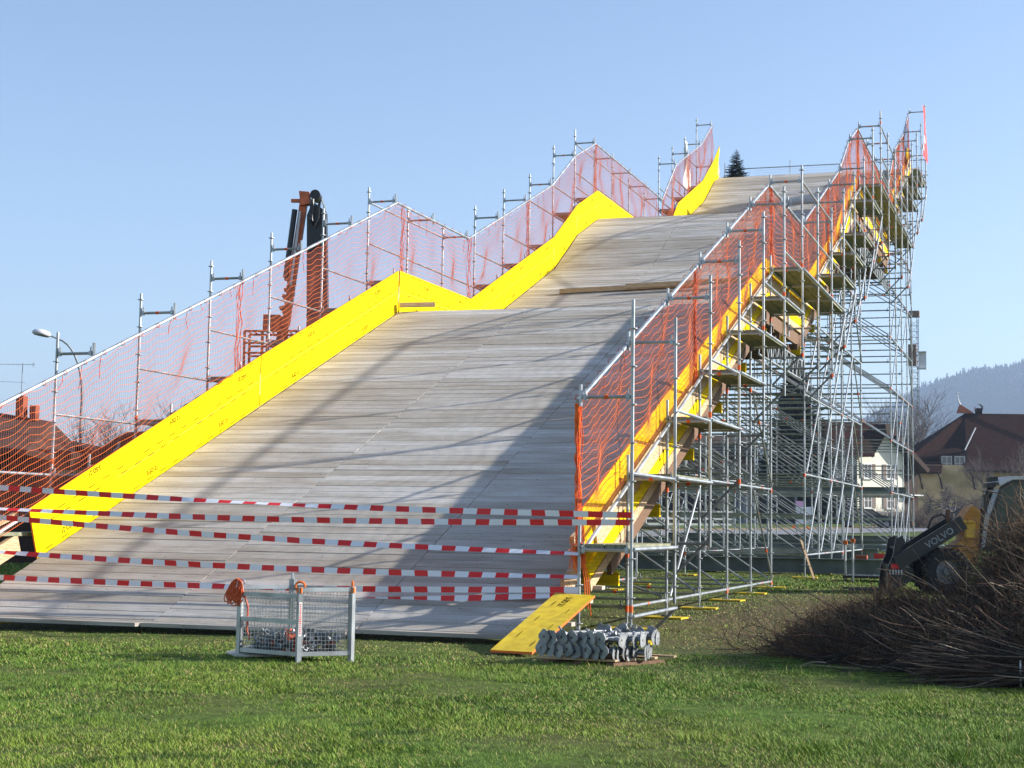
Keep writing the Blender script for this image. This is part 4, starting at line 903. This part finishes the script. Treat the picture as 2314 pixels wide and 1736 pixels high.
def lamp():
    g = gz(-23.86, 24.2); root = thing('street_lamp', (-23.86, 24.24, g), 'grey street lamp with a curved arm and oval head at the left', 'street lamp')
    m = MB(); d = Vector((-.93, -.32, 0)); b = Vector((-23.86, 24.24, g)); pts = [b, b+Vector((0, 0, 4.9))]
    for t in np.linspace(.1, 1, 9): pts.append(b+Vector((0, 0, 4.9+1.9*math.sin(t*1.45)*.98))+d*.95*(1-math.cos(t*1.45)))
    m.path(pts, .05, 7, r2=.028); m.build('pole', 'steel_dull', root); tip = pts[-1]
    m = MB(); m.path([tip, tip+d*.25+Vector((0, 0, .10))], .025, 6); m.build('arm', 'steel_dull', root)
    m = MB(); c = tip+d*.55+Vector((0, 0, .18)); m.T = Matrix.Translation(c) @ Matrix.Rotation(.18, 4, Vector((-.33, .93, 0))); m.lathe((0, 0, -.09), (0, 0, 1), [(0, 0), (.22, 0), (.30, .05), (.30, .10), (.24, .17), (.10, .21), (0, .22)], 18); m.build('lamp_head', 'lightgrey', root, smooth=True)
lamp()
# ================================================================== LORRY CRANE beyond the left flank
def crane():
    Z = Vector((0, 0, 1)); U = Vector((.955, .29, 0)); B = Vector((-.31, .95, 0)); g = gz(-13, 16.8); O = Vector((-12.9, 16.75, 0)); P = lambda u, d, z: O+U*u+B*d+Z*(z+(.28 if z > 4.95 else 0)); T = Matrix((U, B, Z)).transposed()
    root = thing('lorry_crane', (-12.9, 16.75, g), 'folded knuckle-boom crane in black and orange rising behind the left flank', 'crane')
    m = MB(); m.box(P(.3, .3, .75), (2.4, 5.5, .5), T); m.build('chassis', 'black', root)
    for u in (-.8, 1.3):
        for d in (-1.6, 2.2): m = MB(); m.lathe(P(u, d, .5), U, [(0, -.14), (.5, -.14), (.5, .14), (0, .14)], 16); m.build('wheel', 'rubber', root)
    m = MB(); m.box(P(.5, 0, 3.0), (.5, .5, 4.4), T); m.build('column', 'arm_orange', root)
    m = MB(); m.prism([P(.26, -.2, 6.6), P(.78, -.2, 6.6), P(.68, -.2, 9.0), P(.34, -.2, 9.25), P(.20, -.2, 8.9)], B*.4); m.build('main_boom', 'black', root)
    m = MB(); m.prism([P(.20, -.22, 4.9), P(.80, -.22, 4.9), P(.80, -.22, 6.3), P(.28, -.22, 6.3)], B*.44); m.build('boom_base', 'arm_orange', root)
    m = MB(); m.prism([P(.26, -.19, 6.28), P(.79, -.19, 6.28), P(.74, -.19, 7.2), P(.29, -.19, 7.2)], B*.38); m.build('boom_sleeve', 'black', root)
    m = MB(); m.beam(P(-.28, 0, 6.1), P(.10, 0, 9.35), .19, .18, up=B); m.build('inner_arm', 'arm_orange', root)
    m = MB(); m.tube(P(-.30, -.12, 7.3), P(-.12, -.12, 9.05), .075, 8); m.build('ram', 'black', root)
    m = MB(); m.tube(P(-.16, -.16, 7.1), P(.02, -.16, 9.0), .035, 8); m.build('ram_rod', 'lightgrey', root)
    m = MB(); m.prism([P(-.02, -.2, 9.52), P(.24, -.2, 9.50), P(.27, -.2, 9.2), P(.03, -.2, 9.15)], B*.3); m.box(P(-.10, -.1, 9.28), (.24, .12, .08), T); m.build('knuckle', 'arm_orange', root)
    m = MB(); m.lathe(P(.40, -.25, 9.42), B, [(0, 0), (.13, 0), (.13, .5), (0, .5)], 12); m.build('pivot_drum', 'black', root)
    m = MB()
    for k in range(3): m.path([P(.30+.03*k, -.26, 9.3), P(.30+.03*k, -.34, 8.75), P(.42, -.34, 8.58+.03*k), P(.52, -.32, 8.8), P(.5+.02*k, -.3, 9.15), P(.58, -.3, 9.3), P(.66, -.28, 9.05), P(.68, -.26, 8.6)], .022, 5)
    m.build('hoses', 'black', root)
    m = MB()
    for k in range(16): z = 6.1+k*.09; m.box(P(-.34+.012*k+.07*math.sin(k*2.3), -.05, z), (.16+.05*math.sin(k*1.7), .2, .08), T @ Matrix.Rotation(.3*math.sin(k), 3, 'Y'))
    m.build('hose_guide', 'arm_orange', root)
    m = MB(); m.tube(P(-.47, -.1, 5.35), P(-.40, -.1, 6.2), .06, 8); m.tube(P(-.36, 0, 4.9), P(-.28, 0, 6.2), .085, 8); m.build('lower_arm', 'beam_brown', root)
    m = MB()
    for z in (5.9, 5.6, 5.35): m.beam(P(-1.25, -.4, z), P(.1, -.4, z+.02), .05, .05); m.beam(P(-1.25, .4, z), P(.1, .4, z), .05, .05)
    for u in (-1.25, -.8, -.3): m.beam(P(u, -.4, 4.3), P(u, -.4, 5.9), .05, .05); m.beam(P(u, .4, 4.3), P(u, .4, 5.9), .05, .05)
    for k in range(9): m.beam(P(-1.2+k*.15, -.4, 5.92), P(-1.2+k*.15, .4, 5.92), .03, .02)
    m.box(P(-.62, 0, 6.15), (.42, .4, .4), T); m.build('work_platform', 'arm_orange', root)
crane()
# ================================================================== far tower crane
def tower_crane():
    o = Vector((-16.9, 265, 2.7)); root = thing('tower_crane', tuple(o), 'distant lattice crane mast with a cabin behind the right edge of the scaffold', 'crane'); m = MB(); H = 34.5; w_ = .55; U = Vector((.95, .31, 0)); B = Vector((-.31, .95, 0)); cs = [o+U*s*w_+B*t*w_ for s, t in ((-1, -1), (1, -1), (1, 1), (-1, 1))]; Z = Vector((0, 0, 1))
    for c in cs: m.tube(c, c+Z*H, .07, 4)
    for k in range(34):
        for i in range(4): a, b = cs[i], cs[(i+1) % 4]; m.tube(a+Z*k, b+Z*(k+1), .035, 3); m.tube(a+Z*k, b+Z*k, .035, 3)
    m.build('mast', 'steel_dull', root)
    m = MB(); m.box(o+Z*28-U*.4, (1.3, 1.3, 3.6)); m.build('cabin', 'beam_brown', root)
    m = MB(); c = o+U*1.3+Z*27.2
    m.box(c-Z*1.45, (1.4, 1.2, .2)); m.box(c+Z*1.4, (1.4, 1.2, .08))
    m.add([c+U*a+Z*b for a, b in ((-.65, -1.4), (.65, -1.4), (.65, 1.4), (-.65, 1.4))], [(0, 1, 2, 3)]); m.build('cage', 'lightgrey', root)
    m = MB(); m.box(o+Z*35, (1.7, 1.7, 1.0)); m.build('slewing_head', 'beam_brown', root)
tower_crane()
# ================================================================== steel beams, brick, block, stillage
def ibeam(m, a, b, h=.34, w_=.28, t=.02): 
    m.beam(a, b, t, h); u = Vector((0, 0, 1)); m.beam(Vector(a)+u*(h/2+.011), Vector(b)+u*(h/2+.011), w_, .02); m.beam(Vector(a)-u*(h/2+.011), Vector(b)-u*(h/2+.011), w_, .02)
for i, (y, x1, zz, lab) in enumerate(((23.0, 1.05, 0, 'long, nearest grey-green steel beam on the grass reaching out to the right of the scaffold'), (33.5, -.2, 0, 'grey-green steel beam across the back of the middle tower'), (45.2, -.1, 0, 'grey-green steel beam at the foot of the rear tower'), (55.2, -.3, 0, 'farthest grey-green steel beam behind the rear tower'))):
    m = MB(); ibeam(m, (-12, y, gz(0, y)+.22), (x1, y, gz(0, y)+.22)); m.build('steel_beam', 'green_steel', label=lab, cat='steel beam', group='steel beams under the scaffold')
m = MB(); ibeam(m, (-9.6, 18.6*S, HZ-.33+.2), (-.5, 18.6*S, HZ-.33+.2), .22, .2); m.build('cross_beam', 'green_steel', label='grey-green cross beam built into the rear scaffold tower above head height', cat='steel beam')
m = MB(); m.box((.42, 22.98, gz(0, 23)+.47), (.30, .25, .10)); m.build('brick_block', 'brick', label='reddish timber block lying on the long steel beam', cat='block')
m = MB(); m.box((-1.77, 38.2, .72), (.66, .5, .42), Matrix.Rotation(.3, 3, 'Z')); m.build('concrete_block', 'concrete', label='pale concrete block on the grass behind the middle scaffold tower', cat='block')
def stillage():
    U = Vector((.955, .30, 0)); B = Vector((-.31, .95, 0)); Z = Vector((0, 0, 1)); o = Vector((1.55, 19.4, gz(1.5, 19.4))); P = lambda u, d, z: o+U*u+B*d+Z*z
    root = thing('tube_rack', tuple(o), 'steel rack with orange-capped posts holding bundled scaffold tubes beside the loader', 'rack')
    for (u, d, h) in ((-.95, 0, 1.0), (-.95, .9, .95), (.0, 0, .95), (.15, .9, .95), (-.1, -.3, .55)):
        m = MB(); m.tube(P(u, d, 0), P(u, d, h-.08), .03, 6); m.build('post', 'steel', root); m = MB(); m.box(P(u, d, h-.03), (.10, .08, .10)); m.build('post_cap', 'orange_paint', root)
    m = MB(); m.box(P(-.4, .4, .12), (1.3, 1.0, .06)); m.build('base_frame', 'black', root)
    m = MB()
    for r_ in range(5):
        for c in range(4): m.tube(P(-.1, .05+c*.22, .35+r_*.13), P(1.6, .05+c*.22, .35+r_*.13), .03, 6)
    m.build('stacked_tubes', 'steel', root, kind='stuff')
    m = MB(); m.box(P(.3, 0, .62), (1.5, .06, .12), Matrix((U, B, Z)).transposed()); m.build('rail', 'red', root)
stillage()
m = MB(); m.beam((-.9, 21.2, 1.25), (-.25, 19.0, .27), .05, .02); m.build('leaning_lath', 'beam', label='thin pale lath leaning against the steel beams at the middle tower', cat='lath')
# ================================================================== WHEEL LOADER
def loader():
    F = Vector((-.955, -.295, 0)); Sd = Vector((.295, -.955, 0)); Z = Vector((0, 0, 1)); o = Vector((3.06, 14.75, gz(3, 14.7))); T = Matrix.Translation(o) @ Matrix((F, Sd, Z)).transposed().to_4x4()
    root = thing('wheel_loader', tuple(o), 'compact yellow and black wheel loader half hidden behind the brushwood pile', 'wheel loader')
    def wheel(x, y):
        m = MB(T); m.lathe((x, y-.17, .47), (0, 1, 0), [(.25, .02), (.40, 0), (.46, .03), (.47, .10), (.47, .24), (.46, .31), (.40, .34), (.25, .32)], 32)
        for k in range(26):
            a = k*6.283/26
            for s_ in (-1, 1): c = Vector((x+.475*math.cos(a+.06*s_), y+.09*s_, .47+.475*math.sin(a+.06*s_))); m.box(c, (.035, .17, .05), Matrix.Rotation(-a, 3, 'Y'))
        w_ = m.build('wheel', 'rubber', root)
        m = MB(T); m.lathe((x, y+.10, .47), (0, 1, 0), [(.27, .06), (.27, .02), (.235, .0), (.22, -.06), (.10, -.05), (.09, .0), (0, .01)], 28)
        for k in range(8): a = k*.785; m.box((x+.15*math.cos(a), y+.06, .47+.15*math.sin(a)), (.025, .03, .025))
        m.build('rim', 'rim', w_)
    for x in (0, -1.75):
        for y in (.0, -1.25): wheel(x, y)
    yc = -.62
    m = MB(T); m.box((-.1, yc, .50), (.5, .8, .35)); m.box((-1.7, yc, .55), (1.4, .8, .4)); m.build('chassis', 'black', root)
    m = MB(T); m.prism([(-.22, yc+.32, .62), (-.72, yc+.32, .62), (-.80, yc+.32, 1.75), (-.62, yc+.32, 1.85), (-.45, yc+.32, 1.62), (-.42, yc+.32, 1.15), (-.05, yc+.32, .85)], (0, -.64, 0)); m.build('boom_tower', 'loader', root)
    m = MB(T); m.box((-.56, yc+.36, 1.35), (.22, .05, .34)); m.tube((-.62, yc+.40, 1.50), (-.30, yc+.40, 1.50), .035, 8); m.build('bracket', 'lyellow', root)
    m = MB(T); a, b = (-.40, yc+.44, 1.50), (1.0, yc+.44, .62); m.beam(a, b, .09, .30, up=(.5, 0, .8)); m.beam((a[0], yc-.44, a[2]), (b[0], yc-.44, b[2]), .09, .30, up=(.5, 0, .8)); m.tube((.4, yc-.4, .85), (.4, yc+.4, .85), .08, 8); arm = m.build('lift_arm', 'black', root)
    d = (Vector(b)-Vector(a)).normalized(); u = Vector((d.z, 0, -d.x))*-1; u = u if u.z > 0 else -u
    lm = MB(T); vs, fs = text_mesh('VOLVO', .20); c = (Vector(a)+Vector(b))/2-d*.22-u*.02+Vector((0, .05, 0)); lm.add([c-d*p.x+u*p.y+Vector((0, 0, 0)) for p in vs], fs); lm.build('lettering', 'steel_dull', arm)
    m = MB(T); m.tube((-.35, yc+.05, 1.55), (.45, yc+.05, .95), .055, 8); m.tube((.2, yc+.05, 1.12), (.85, yc+.05, .70), .03, 8); m.build('tilt_ram', 'black', root)
    m = MB(T); m.path([(-.2, yc+.3, 1.5), (.02, yc+.32, 1.66), (.22, yc+.3, 1.58), (.3, yc+.28, 1.35)], .022, 6); m.build('hose', 'black', root)
    m = MB(T); m.lathe((-.12, yc+.3, 1.50), (0, 0, 1), [(0, 0), (.05, 0), (.05, .25), (0, .27)], 8); m.build('beacon', 'beam_brown', root)
    for s_ in (.38, -.38): m = MB(T); m.prism([(.62, yc+s_, .30), (1.08, yc+s_, .02), (1.20, yc+s_, .10), (1.16, yc+s_, .55), (1.05, yc+s_, .80), (1.0, yc+s_, 1.12), (.86, yc+s_, 1.20), (.80, yc+s_, 1.08), (.92, yc+s_, .82), (.86, yc+s_, .55), (.64, yc+s_, .52)], (0, -.06, 0)); m.build('quick_hitch', 'black', root)
    m = MB(T); m.box((1.08, yc, .35), (.06, .9, .5)); m.box((.95, yc, .95), (.06, .8, .06)); m.build('fork_carriage', 'black', root)
    for s_ in (.3, -.3): m = MB(T); m.box((1.5, yc+s_, .07), (.95, .10, .04)); m.box((1.1, yc+s_, .35), (.05, .1, .55)); m.build('fork', 'black', root)
    m = MB(T); m.box((1.02, yc+.44, .56), (.2, .03, .10)); m.build('lock_plate', 'red', root)
    for k in range(5): m = MB(T); m.box((.90+k*.06, yc+.46, .44), (.028, .03, .10)); m.build('hose_coupling', 'lightgrey', root)
    # cab
    for (x0, z0, x1, z1, w_) in ((-.86, .9, -.98, 1.65, .09), (-.98, 1.65, -1.18, 2.22, .085), (-1.18, 2.22, -1.42, 2.36, .08), (-1.42, 2.36, -2.3, 2.40, .08), (-2.3, 2.40, -2.4, 1.0, .09), (-.86, .92, -2.4, .92, .08)):
        for s_ in (.5, -.5): m = MB(T); m.beam((x0, yc+s_, z0), (x1, yc+s_, z1), .06, w_, up=(0, 1, 0)); m.build('cab_pillar', 'black', root)
    m = MB(T); m.prism([(-1.12, yc+.56, 2.34), (-1.38, yc+.56, 2.47), (-2.35, yc+.56, 2.50), (-2.38, yc+.56, 2.42), (-1.42, yc+.56, 2.40), (-1.15, yc+.56, 2.27)], (0, -1.12, 0)); m.build('cab_roof', 'lightgrey', root)
    m = MB(T); m.add([(-.92, yc+.5, .95), (-1.02, yc+.5, 1.65), (-1.22, yc+.5, 2.2), (-1.45, yc+.5, 2.33), (-2.28, yc+.5, 2.36), (-2.36, yc+.5, .95)], [(0, 1, 2, 3, 4, 5)]); m.add([(-.92, yc-.5, .95), (-1.02, yc-.5, 1.65), (-1.22, yc-.5, 2.2), (-.92, yc+.5, .95), (-1.02, yc+.5, 1.65), (-1.22, yc+.5, 2.2)], [(0, 1, 4, 3), (1, 2, 5, 4)]); m.build('cab_window', 'cabglass', root)
    m = MB(T); m.box((-1.7, yc, 1.1), (.5, .5, .6)); m.box((-1.9, yc, 1.5), (.12, .45, .6)); m.build('seat', 'black', root)
    for z, x in ((2.40, -1.02), (2.28, -.98)): m = MB(T); m.box((x, yc+.42, z), (.20, .2, .10), Matrix.Rotation(.15, 3, 'Y')); m.build('work_light', 'black', root)
    m = MB(T); m.path([(-1.15, yc+.5, 2.1), (-.9, yc+.66, 2.16), (-.76, yc+.7, 2.14), (-.75, yc+.7, 2.02)], .015, 5); m.box((-.78, yc+.7, 1.88), (.07, .15, .38)); m.build('mirror', 'black', root)
    m = MB(T); m.box((-2.6, yc, 1.15), (.9, 1.0, .7)); m.build('engine_cover', 'loader', root)
    m = MB(T); m.box((-.2, -.1, 1.0), (.35, .25, .03)); m.build('mudguard', 'black', root)
loader()
# ================================================================== BRUSHWOOD
def brush(name, label, cells, seed, rad=.006):
    """cells: list of (count, sampler) -> start point, direction, length"""
    rg = np.random.default_rng(seed); V = []; F = []; Tn = []; off = 0
    for (n, fn, K, curl, rr, pal) in cells:
        P0, Dn, L = fn(rg, n); pts = [P0]; d = Dn/np.linalg.norm(Dn, axis=1, keepdims=True); kv = rg.normal(0, curl, (n, 3))
        for k in range(K):
            d = d+kv*.5+rg.normal(0, curl*.6, (n, 3)); d /= np.linalg.norm(d, axis=1, keepdims=True); nx = pts[-1]+d*(L/K)[:, None]; nx[:, 2] = np.maximum(nx[:, 2], .01+.015*rg.random(n)); pts.append(nx)
        Q = np.stack(pts, 1); r = rr*rg.lognormal(0, .4, n)[:, None]*np.linspace(1, .35, K+1)[None, :]
        dd = np.gradient(Q, axis=1); dd /= np.linalg.norm(dd, axis=-1, keepdims=True)+1e-9; a = np.cross(dd, np.array([.2, .3, .93])); a /= np.linalg.norm(a, axis=-1, keepdims=True)+1e-9; b = np.cross(dd, a)
        Vv = np.stack([Q+(a*math.cos(t)+b*math.sin(t))*r[..., None] for t in (0, 2.094, 4.189)], 2); idx = off+np.arange(n*(K+1)*3).reshape(n, K+1, 3)
        for j in range(3): j2 = (j+1) % 3; F.append(np.stack([idx[:, :-1, j], idx[:, :-1, j2], idx[:, 1:, j2], idx[:, 1:, j]], -1).reshape(-1, 4))
        V.append(Vv.reshape(-1, 3)); off += n*(K+1)*3
        pal = np.array(pal); c = pal[rg.integers(0, len(pal), n)]*rg.uniform(.6, 1.3, (n, 1)); Tn.append(np.repeat(c, (K+1)*3, 0))
    fast_mesh(name, np.concatenate(V), np.concatenate(F).ravel(), 4, ['twig'], tint=np.concatenate(Tn), label=label, cat='brushwood', kind='stuff')
RED = [(.13, .066, .036), (.17, .10, .055), (.08, .048, .030), (.28, .19, .11)]; GRY = [(.060, .047, .035), (.038, .028, .022), (.11, .085, .06), (.024, .018, .014), (.055, .026, .020)]; PALE = [(.50, .40, .28), (.38, .30, .22)]
AX = np.array([.74, -.67]); AY = np.array([.67, .74])     # pile axis (to the right) and depth axis
def P2(o, u, v): return o[0]+AX[0]*u+AY[0]*v, o[1]+AX[1]*u+AY[1]*v
O1 = (2.28, -.80)                                         # left tip of the big pile on the ground
def hgt(u, v, k=1.): return k*(.03+.66*np.clip((u-.05)/.35, 0, 1)**.6-.02*np.clip(u-1, 0, 1.2)+.30*np.clip(u-2.4, 0, 1.5))*(.86+.22*np.sin(u*4.1+1)*np.cos(v*3.3+u))*np.clip(1-((v-.9)/1.5)**4, 0, 1)
def big(rg, n, lo=0, hi=4.6, dirm=(-.75, .0, .55), ds=.5, Lm=.7):
    u = rg.uniform(lo, hi, n); v = rg.uniform(-.55, 2.4, n); z = hgt(u, v)*rg.random(n)**.75; x, y = P2(O1, u, v)
    d = np.array(dirm)[None, :]+rg.normal(0, ds, (n, 3)); return np.stack([x, y, z+.02], 1), d, Lm*rg.uniform(.4, 1.3, n)
brush('brush_pile', 'large dark heap of cut brushwood and brambles in the right foreground', [
    (19000, lambda g, n: big(g, n, .05, 2.4, (-.45, .15, .75), .70, .27), 5, .34, .0030, RED),
    (13000, lambda g, n: big(g, n, 1.0, 4.8, (-.4, .1, .15), .9, .36), 5, .32, .0038, GRY),
    (9000, lambda g, n: big(g, n, 1.8, 5.0, (-.2, .0, .35), .95, .30), 5, .36, .0034, RED),
    (1000, lambda g, n: big(g, n, 1.2, 4.8, (-1, .05, -.02), .40, .95), 7, .16, .0062, GRY),
    (200, lambda g, n: big(g, n, 1.8, 4.8, (-1, -.2, .0), .35, 1.1), 7, .12, .011, GRY),
    (120, lambda g, n: big(g, n, 1.0, 4.4, (-.2, -.3, .6), .8, .65), 8, .26, .0045, PALE)], 3)
def low(rg, n):
    u = rg.uniform(-.9, 1.0, n); v = rg.uniform(-.6, 1.6, n); x, y = P2(O1, u, v); z = np.abs(rg.normal(0, .14, n)); d = np.array([-.8, .1, .35])+rg.normal(0, .5, (n, 3)); return np.stack([x, y, z], 1), d, rg.uniform(.15, .55, n)
brush('loose_twigs', 'sparse bramble twigs scattered on the grass at the left edge of the heap', [(800, low, 6, .28, .0034, RED+GRY), (5, lambda g, n: (np.stack([2.6+g.random(n)*1.5, -2.6-g.random(n)*1.0, .03+g.random(n)*.05], 1), np.array([-.9, -.1, .02])+g.normal(0, .25, (n, 3)), g.uniform(.3, .9, n)), 6, .1, .006, PALE)], 8)
def back(rg, n):
    rr_ = 1.5*np.sqrt(rg.random(n)); a = rg.uniform(0, 6.283, n); h = 1.72*np.clip(1.12-(rr_/1.5)**2, 0, 1); z = h*rg.random(n)**.6; x = 5.55+rr_*np.cos(a); y = -.9+rr_*1.3*np.sin(a)
    return np.stack([x, y, z], 1), np.array([-.35, -.1, .35])+rg.normal(0, .7, (n, 3)), rg.uniform(.25, .9, n)
brush('brush_heap', 'taller heap of reddish twigs behind the dark one, in front of the loader cab', [(15000, back, 5, .32, .0036, RED+GRY), (500, back, 6, .15, .008, GRY), (60, back, 6, .12, .007, PALE)], 13)
def bun(rg, n):
    v = rg.normal(0, .10, n); z = .12+np.abs(rg.normal(0, .085, n)); u = rg.uniform(-.1, .25, n); f = Vector((-.95, .02, 0)); p = np.stack([5.25+u, -4.02+v, z], 1); d = np.array([-1, .06, 0])+rg.normal(0, .12, (n, 3))*np.array([.3, 1, .7]); return p, d, rg.uniform(.7, 1.6, n)
brush('branch_bundle', 'tied bundle of long thin branches lying at the lower right edge', [(420, bun, 6, .05, .0065, GRY+[(.2, .13, .09)]), (14, bun, 6, .06, .006, PALE)], 21)
m = MB(); c = Vector((4.88, -4.02, .17)); m.path([c+Vector((0, .17*math.cos(t), .15*math.sin(t))) for t in np.linspace(0, 6.283, 17)], .008, 5); m.build('binding_wire', 'white', label='pale wire loop tied round the branch bundle', cat='wire')
# ================================================================== flag, cloth
def flag():
    nn = 12; y0, y1 = 20.05*S, 20.85*S; ztop, zb = 19.9, 17.9; m = MB()
    def pt(i, j, off=0): t = i/nn; s_ = j/nn; return (XRO+.07+.05*math.sin(t*5+s_*3)+off, y0+(y1-y0)*t, ztop-(ztop-zb)*s_-.25*t)
    for i in range(nn):
        for j in range(nn):
            cx, cy = (i+.5)/nn-.5, (j+.5)/nn-.5; cross = (abs(cx) < .1 and abs(cy) < .31) or (abs(cy) < .1 and abs(cx) < .31)
            m.add([pt(i, j), pt(i+1, j), pt(i+1, j+1), pt(i, j+1)], [(0, 1, 2, 3)], 1 if cross else 0)
    m.build('flag', ['red', 'white'], label='red flag with a white cross tied to the right side near the ramp top', cat='flag')
    m = MB(); k = 8
    def q(i, j): t = i/k; s_ = j/k; return (XLO+.30+.10*math.sin(t*6+s_*4), 19.45*S+1.3*t*(.25+.75*s_), 18.55-1.9*s_-.5*t+.05*math.sin(s_*9+t*3))
    for i in range(k):
        for j in range(k): m.add([q(i, j), q(i+1, j), q(i+1, j+1), q(i, j+1)], [(0, 1, 2, 3)])
    m.build('cloth_sheet', 'cloth', smooth=True, label='white cloth sheet hung on the left scaffold posts near the ramp top', cat='cloth')
flag()
# ================================================================== HILL, FOREST, HAZE
def hillz(x, y):
    ridge = np.interp(x*3500/y, [-1700, -860, -500, -380, -290, -252, -205, -172, -134, -80, 0, 150, 500, 1200], [12, 75, 150, 195, 243, 266, 282, 293, 301, 305, 328, 356, 400, 300])
    f = np.clip((y-2300)/1180, 0, 1); f = f*f*(3-2*f); b = np.clip((5000-y)/1400, 0, 1)
    return 2.6+ridge*f*b
def hill():
    xs = np.linspace(-2900, 1700, 116); ys = np.linspace(2250, 5000, 71); X, Y = np.meshgrid(xs, ys); Z = hillz(X, Y)+9*(vnoise(X, Y, .004)-.5)*(Y > 2400)
    nx, ny = len(xs), len(ys); i, j = np.meshgrid(np.arange(nx-1), np.arange(ny-1)); a = (j*nx+i).ravel()
    fast_mesh('hill', np.stack([X, Y, Z], -1).reshape(-1, 3), np.stack([a, a+1, a+nx+1, a+nx], 1).ravel(), 4, ['wood_far'], tint=np.full((nx*ny, 3), .035), kind='structure')
    rg = np.random.default_rng(5); n = 15000; x = rg.uniform(-950, 120, n); y = rg.uniform(2500, 3560, n)
    z = hillz(x, y); con = (vnoise(x, y, .008, 4)+rg.normal(0, .2, n)) > .45; vs = []; ts = []
    for k in range(n):
        H = rg.uniform(20, 33) if con[k] else rg.uniform(15, 22); Rr = H*(.18 if con[k] else .40); m_ = 14
        t = rg.random(m_); a = rg.uniform(0, 6.283, m_)
        if con[k]: rad = Rr*(1-t)*rg.uniform(.6, 1.1, m_); hh = H*t; sz = Rr*.65*(1-.6*t)
        else: ph = np.arccos(1-2*rg.random(m_)); rad = Rr*np.sin(ph)*rg.uniform(.7, 1.1, m_); hh = H*.5+Rr*np.cos(ph)*1.15; sz = np.full(m_, Rr*.5)
        c = np.stack([x[k]+rad*np.cos(a), y[k]+rad*np.sin(a), z[k]+hh-2], 1); tri = c[:, None, :]+rg.normal(0, 1, (m_, 3, 3))*sz[:, None, None]
        if con[k]: tri[0] = [[x[k]-H*.08, y[k], z[k]+H*.5], [x[k]+H*.08, y[k], z[k]+H*.5], [x[k], y[k], z[k]+H]]
        vs.append(tri.reshape(-1, 3)); base = np.array([.014, .026, .018]) if con[k] else np.array([.032, .027, .026]); ts.append(np.tile(base*rg.uniform(.8, 1.2), (m_*3, 1)))
    V = np.concatenate(vs); fast_mesh('forest', V, np.arange(len(V)), 3, ['wood_far'], tint=np.concatenate(ts), label='wooded hillside of conifers and bare trees fading into blue haze', cat='forest', kind='stuff')
hill()
def haze():
    m = MB(); m.box((-600, 2450, 215), (6000, 5400, 432)); o = m.build('haze', 'white', kind='stuff', label='pale blue winter haze over the whole scene', cat='haze')
    mt = bpy.data.materials.new('haze_air'); mt.use_nodes = True; t = mt.node_tree; t.nodes.remove(t.nodes['Principled BSDF']); v = t.nodes.new('ShaderNodeVolumePrincipled')
    v.inputs['Color'].default_value = (.56, .74, 1, 1); v.inputs['Density'].default_value = .00021; v.inputs['Anisotropy'].default_value = .3
    t.links.new(v.outputs[0], t.nodes['Material Output'].inputs['Volume']); o.data.materials.clear(); o.data.materials.append(mt)
haze()
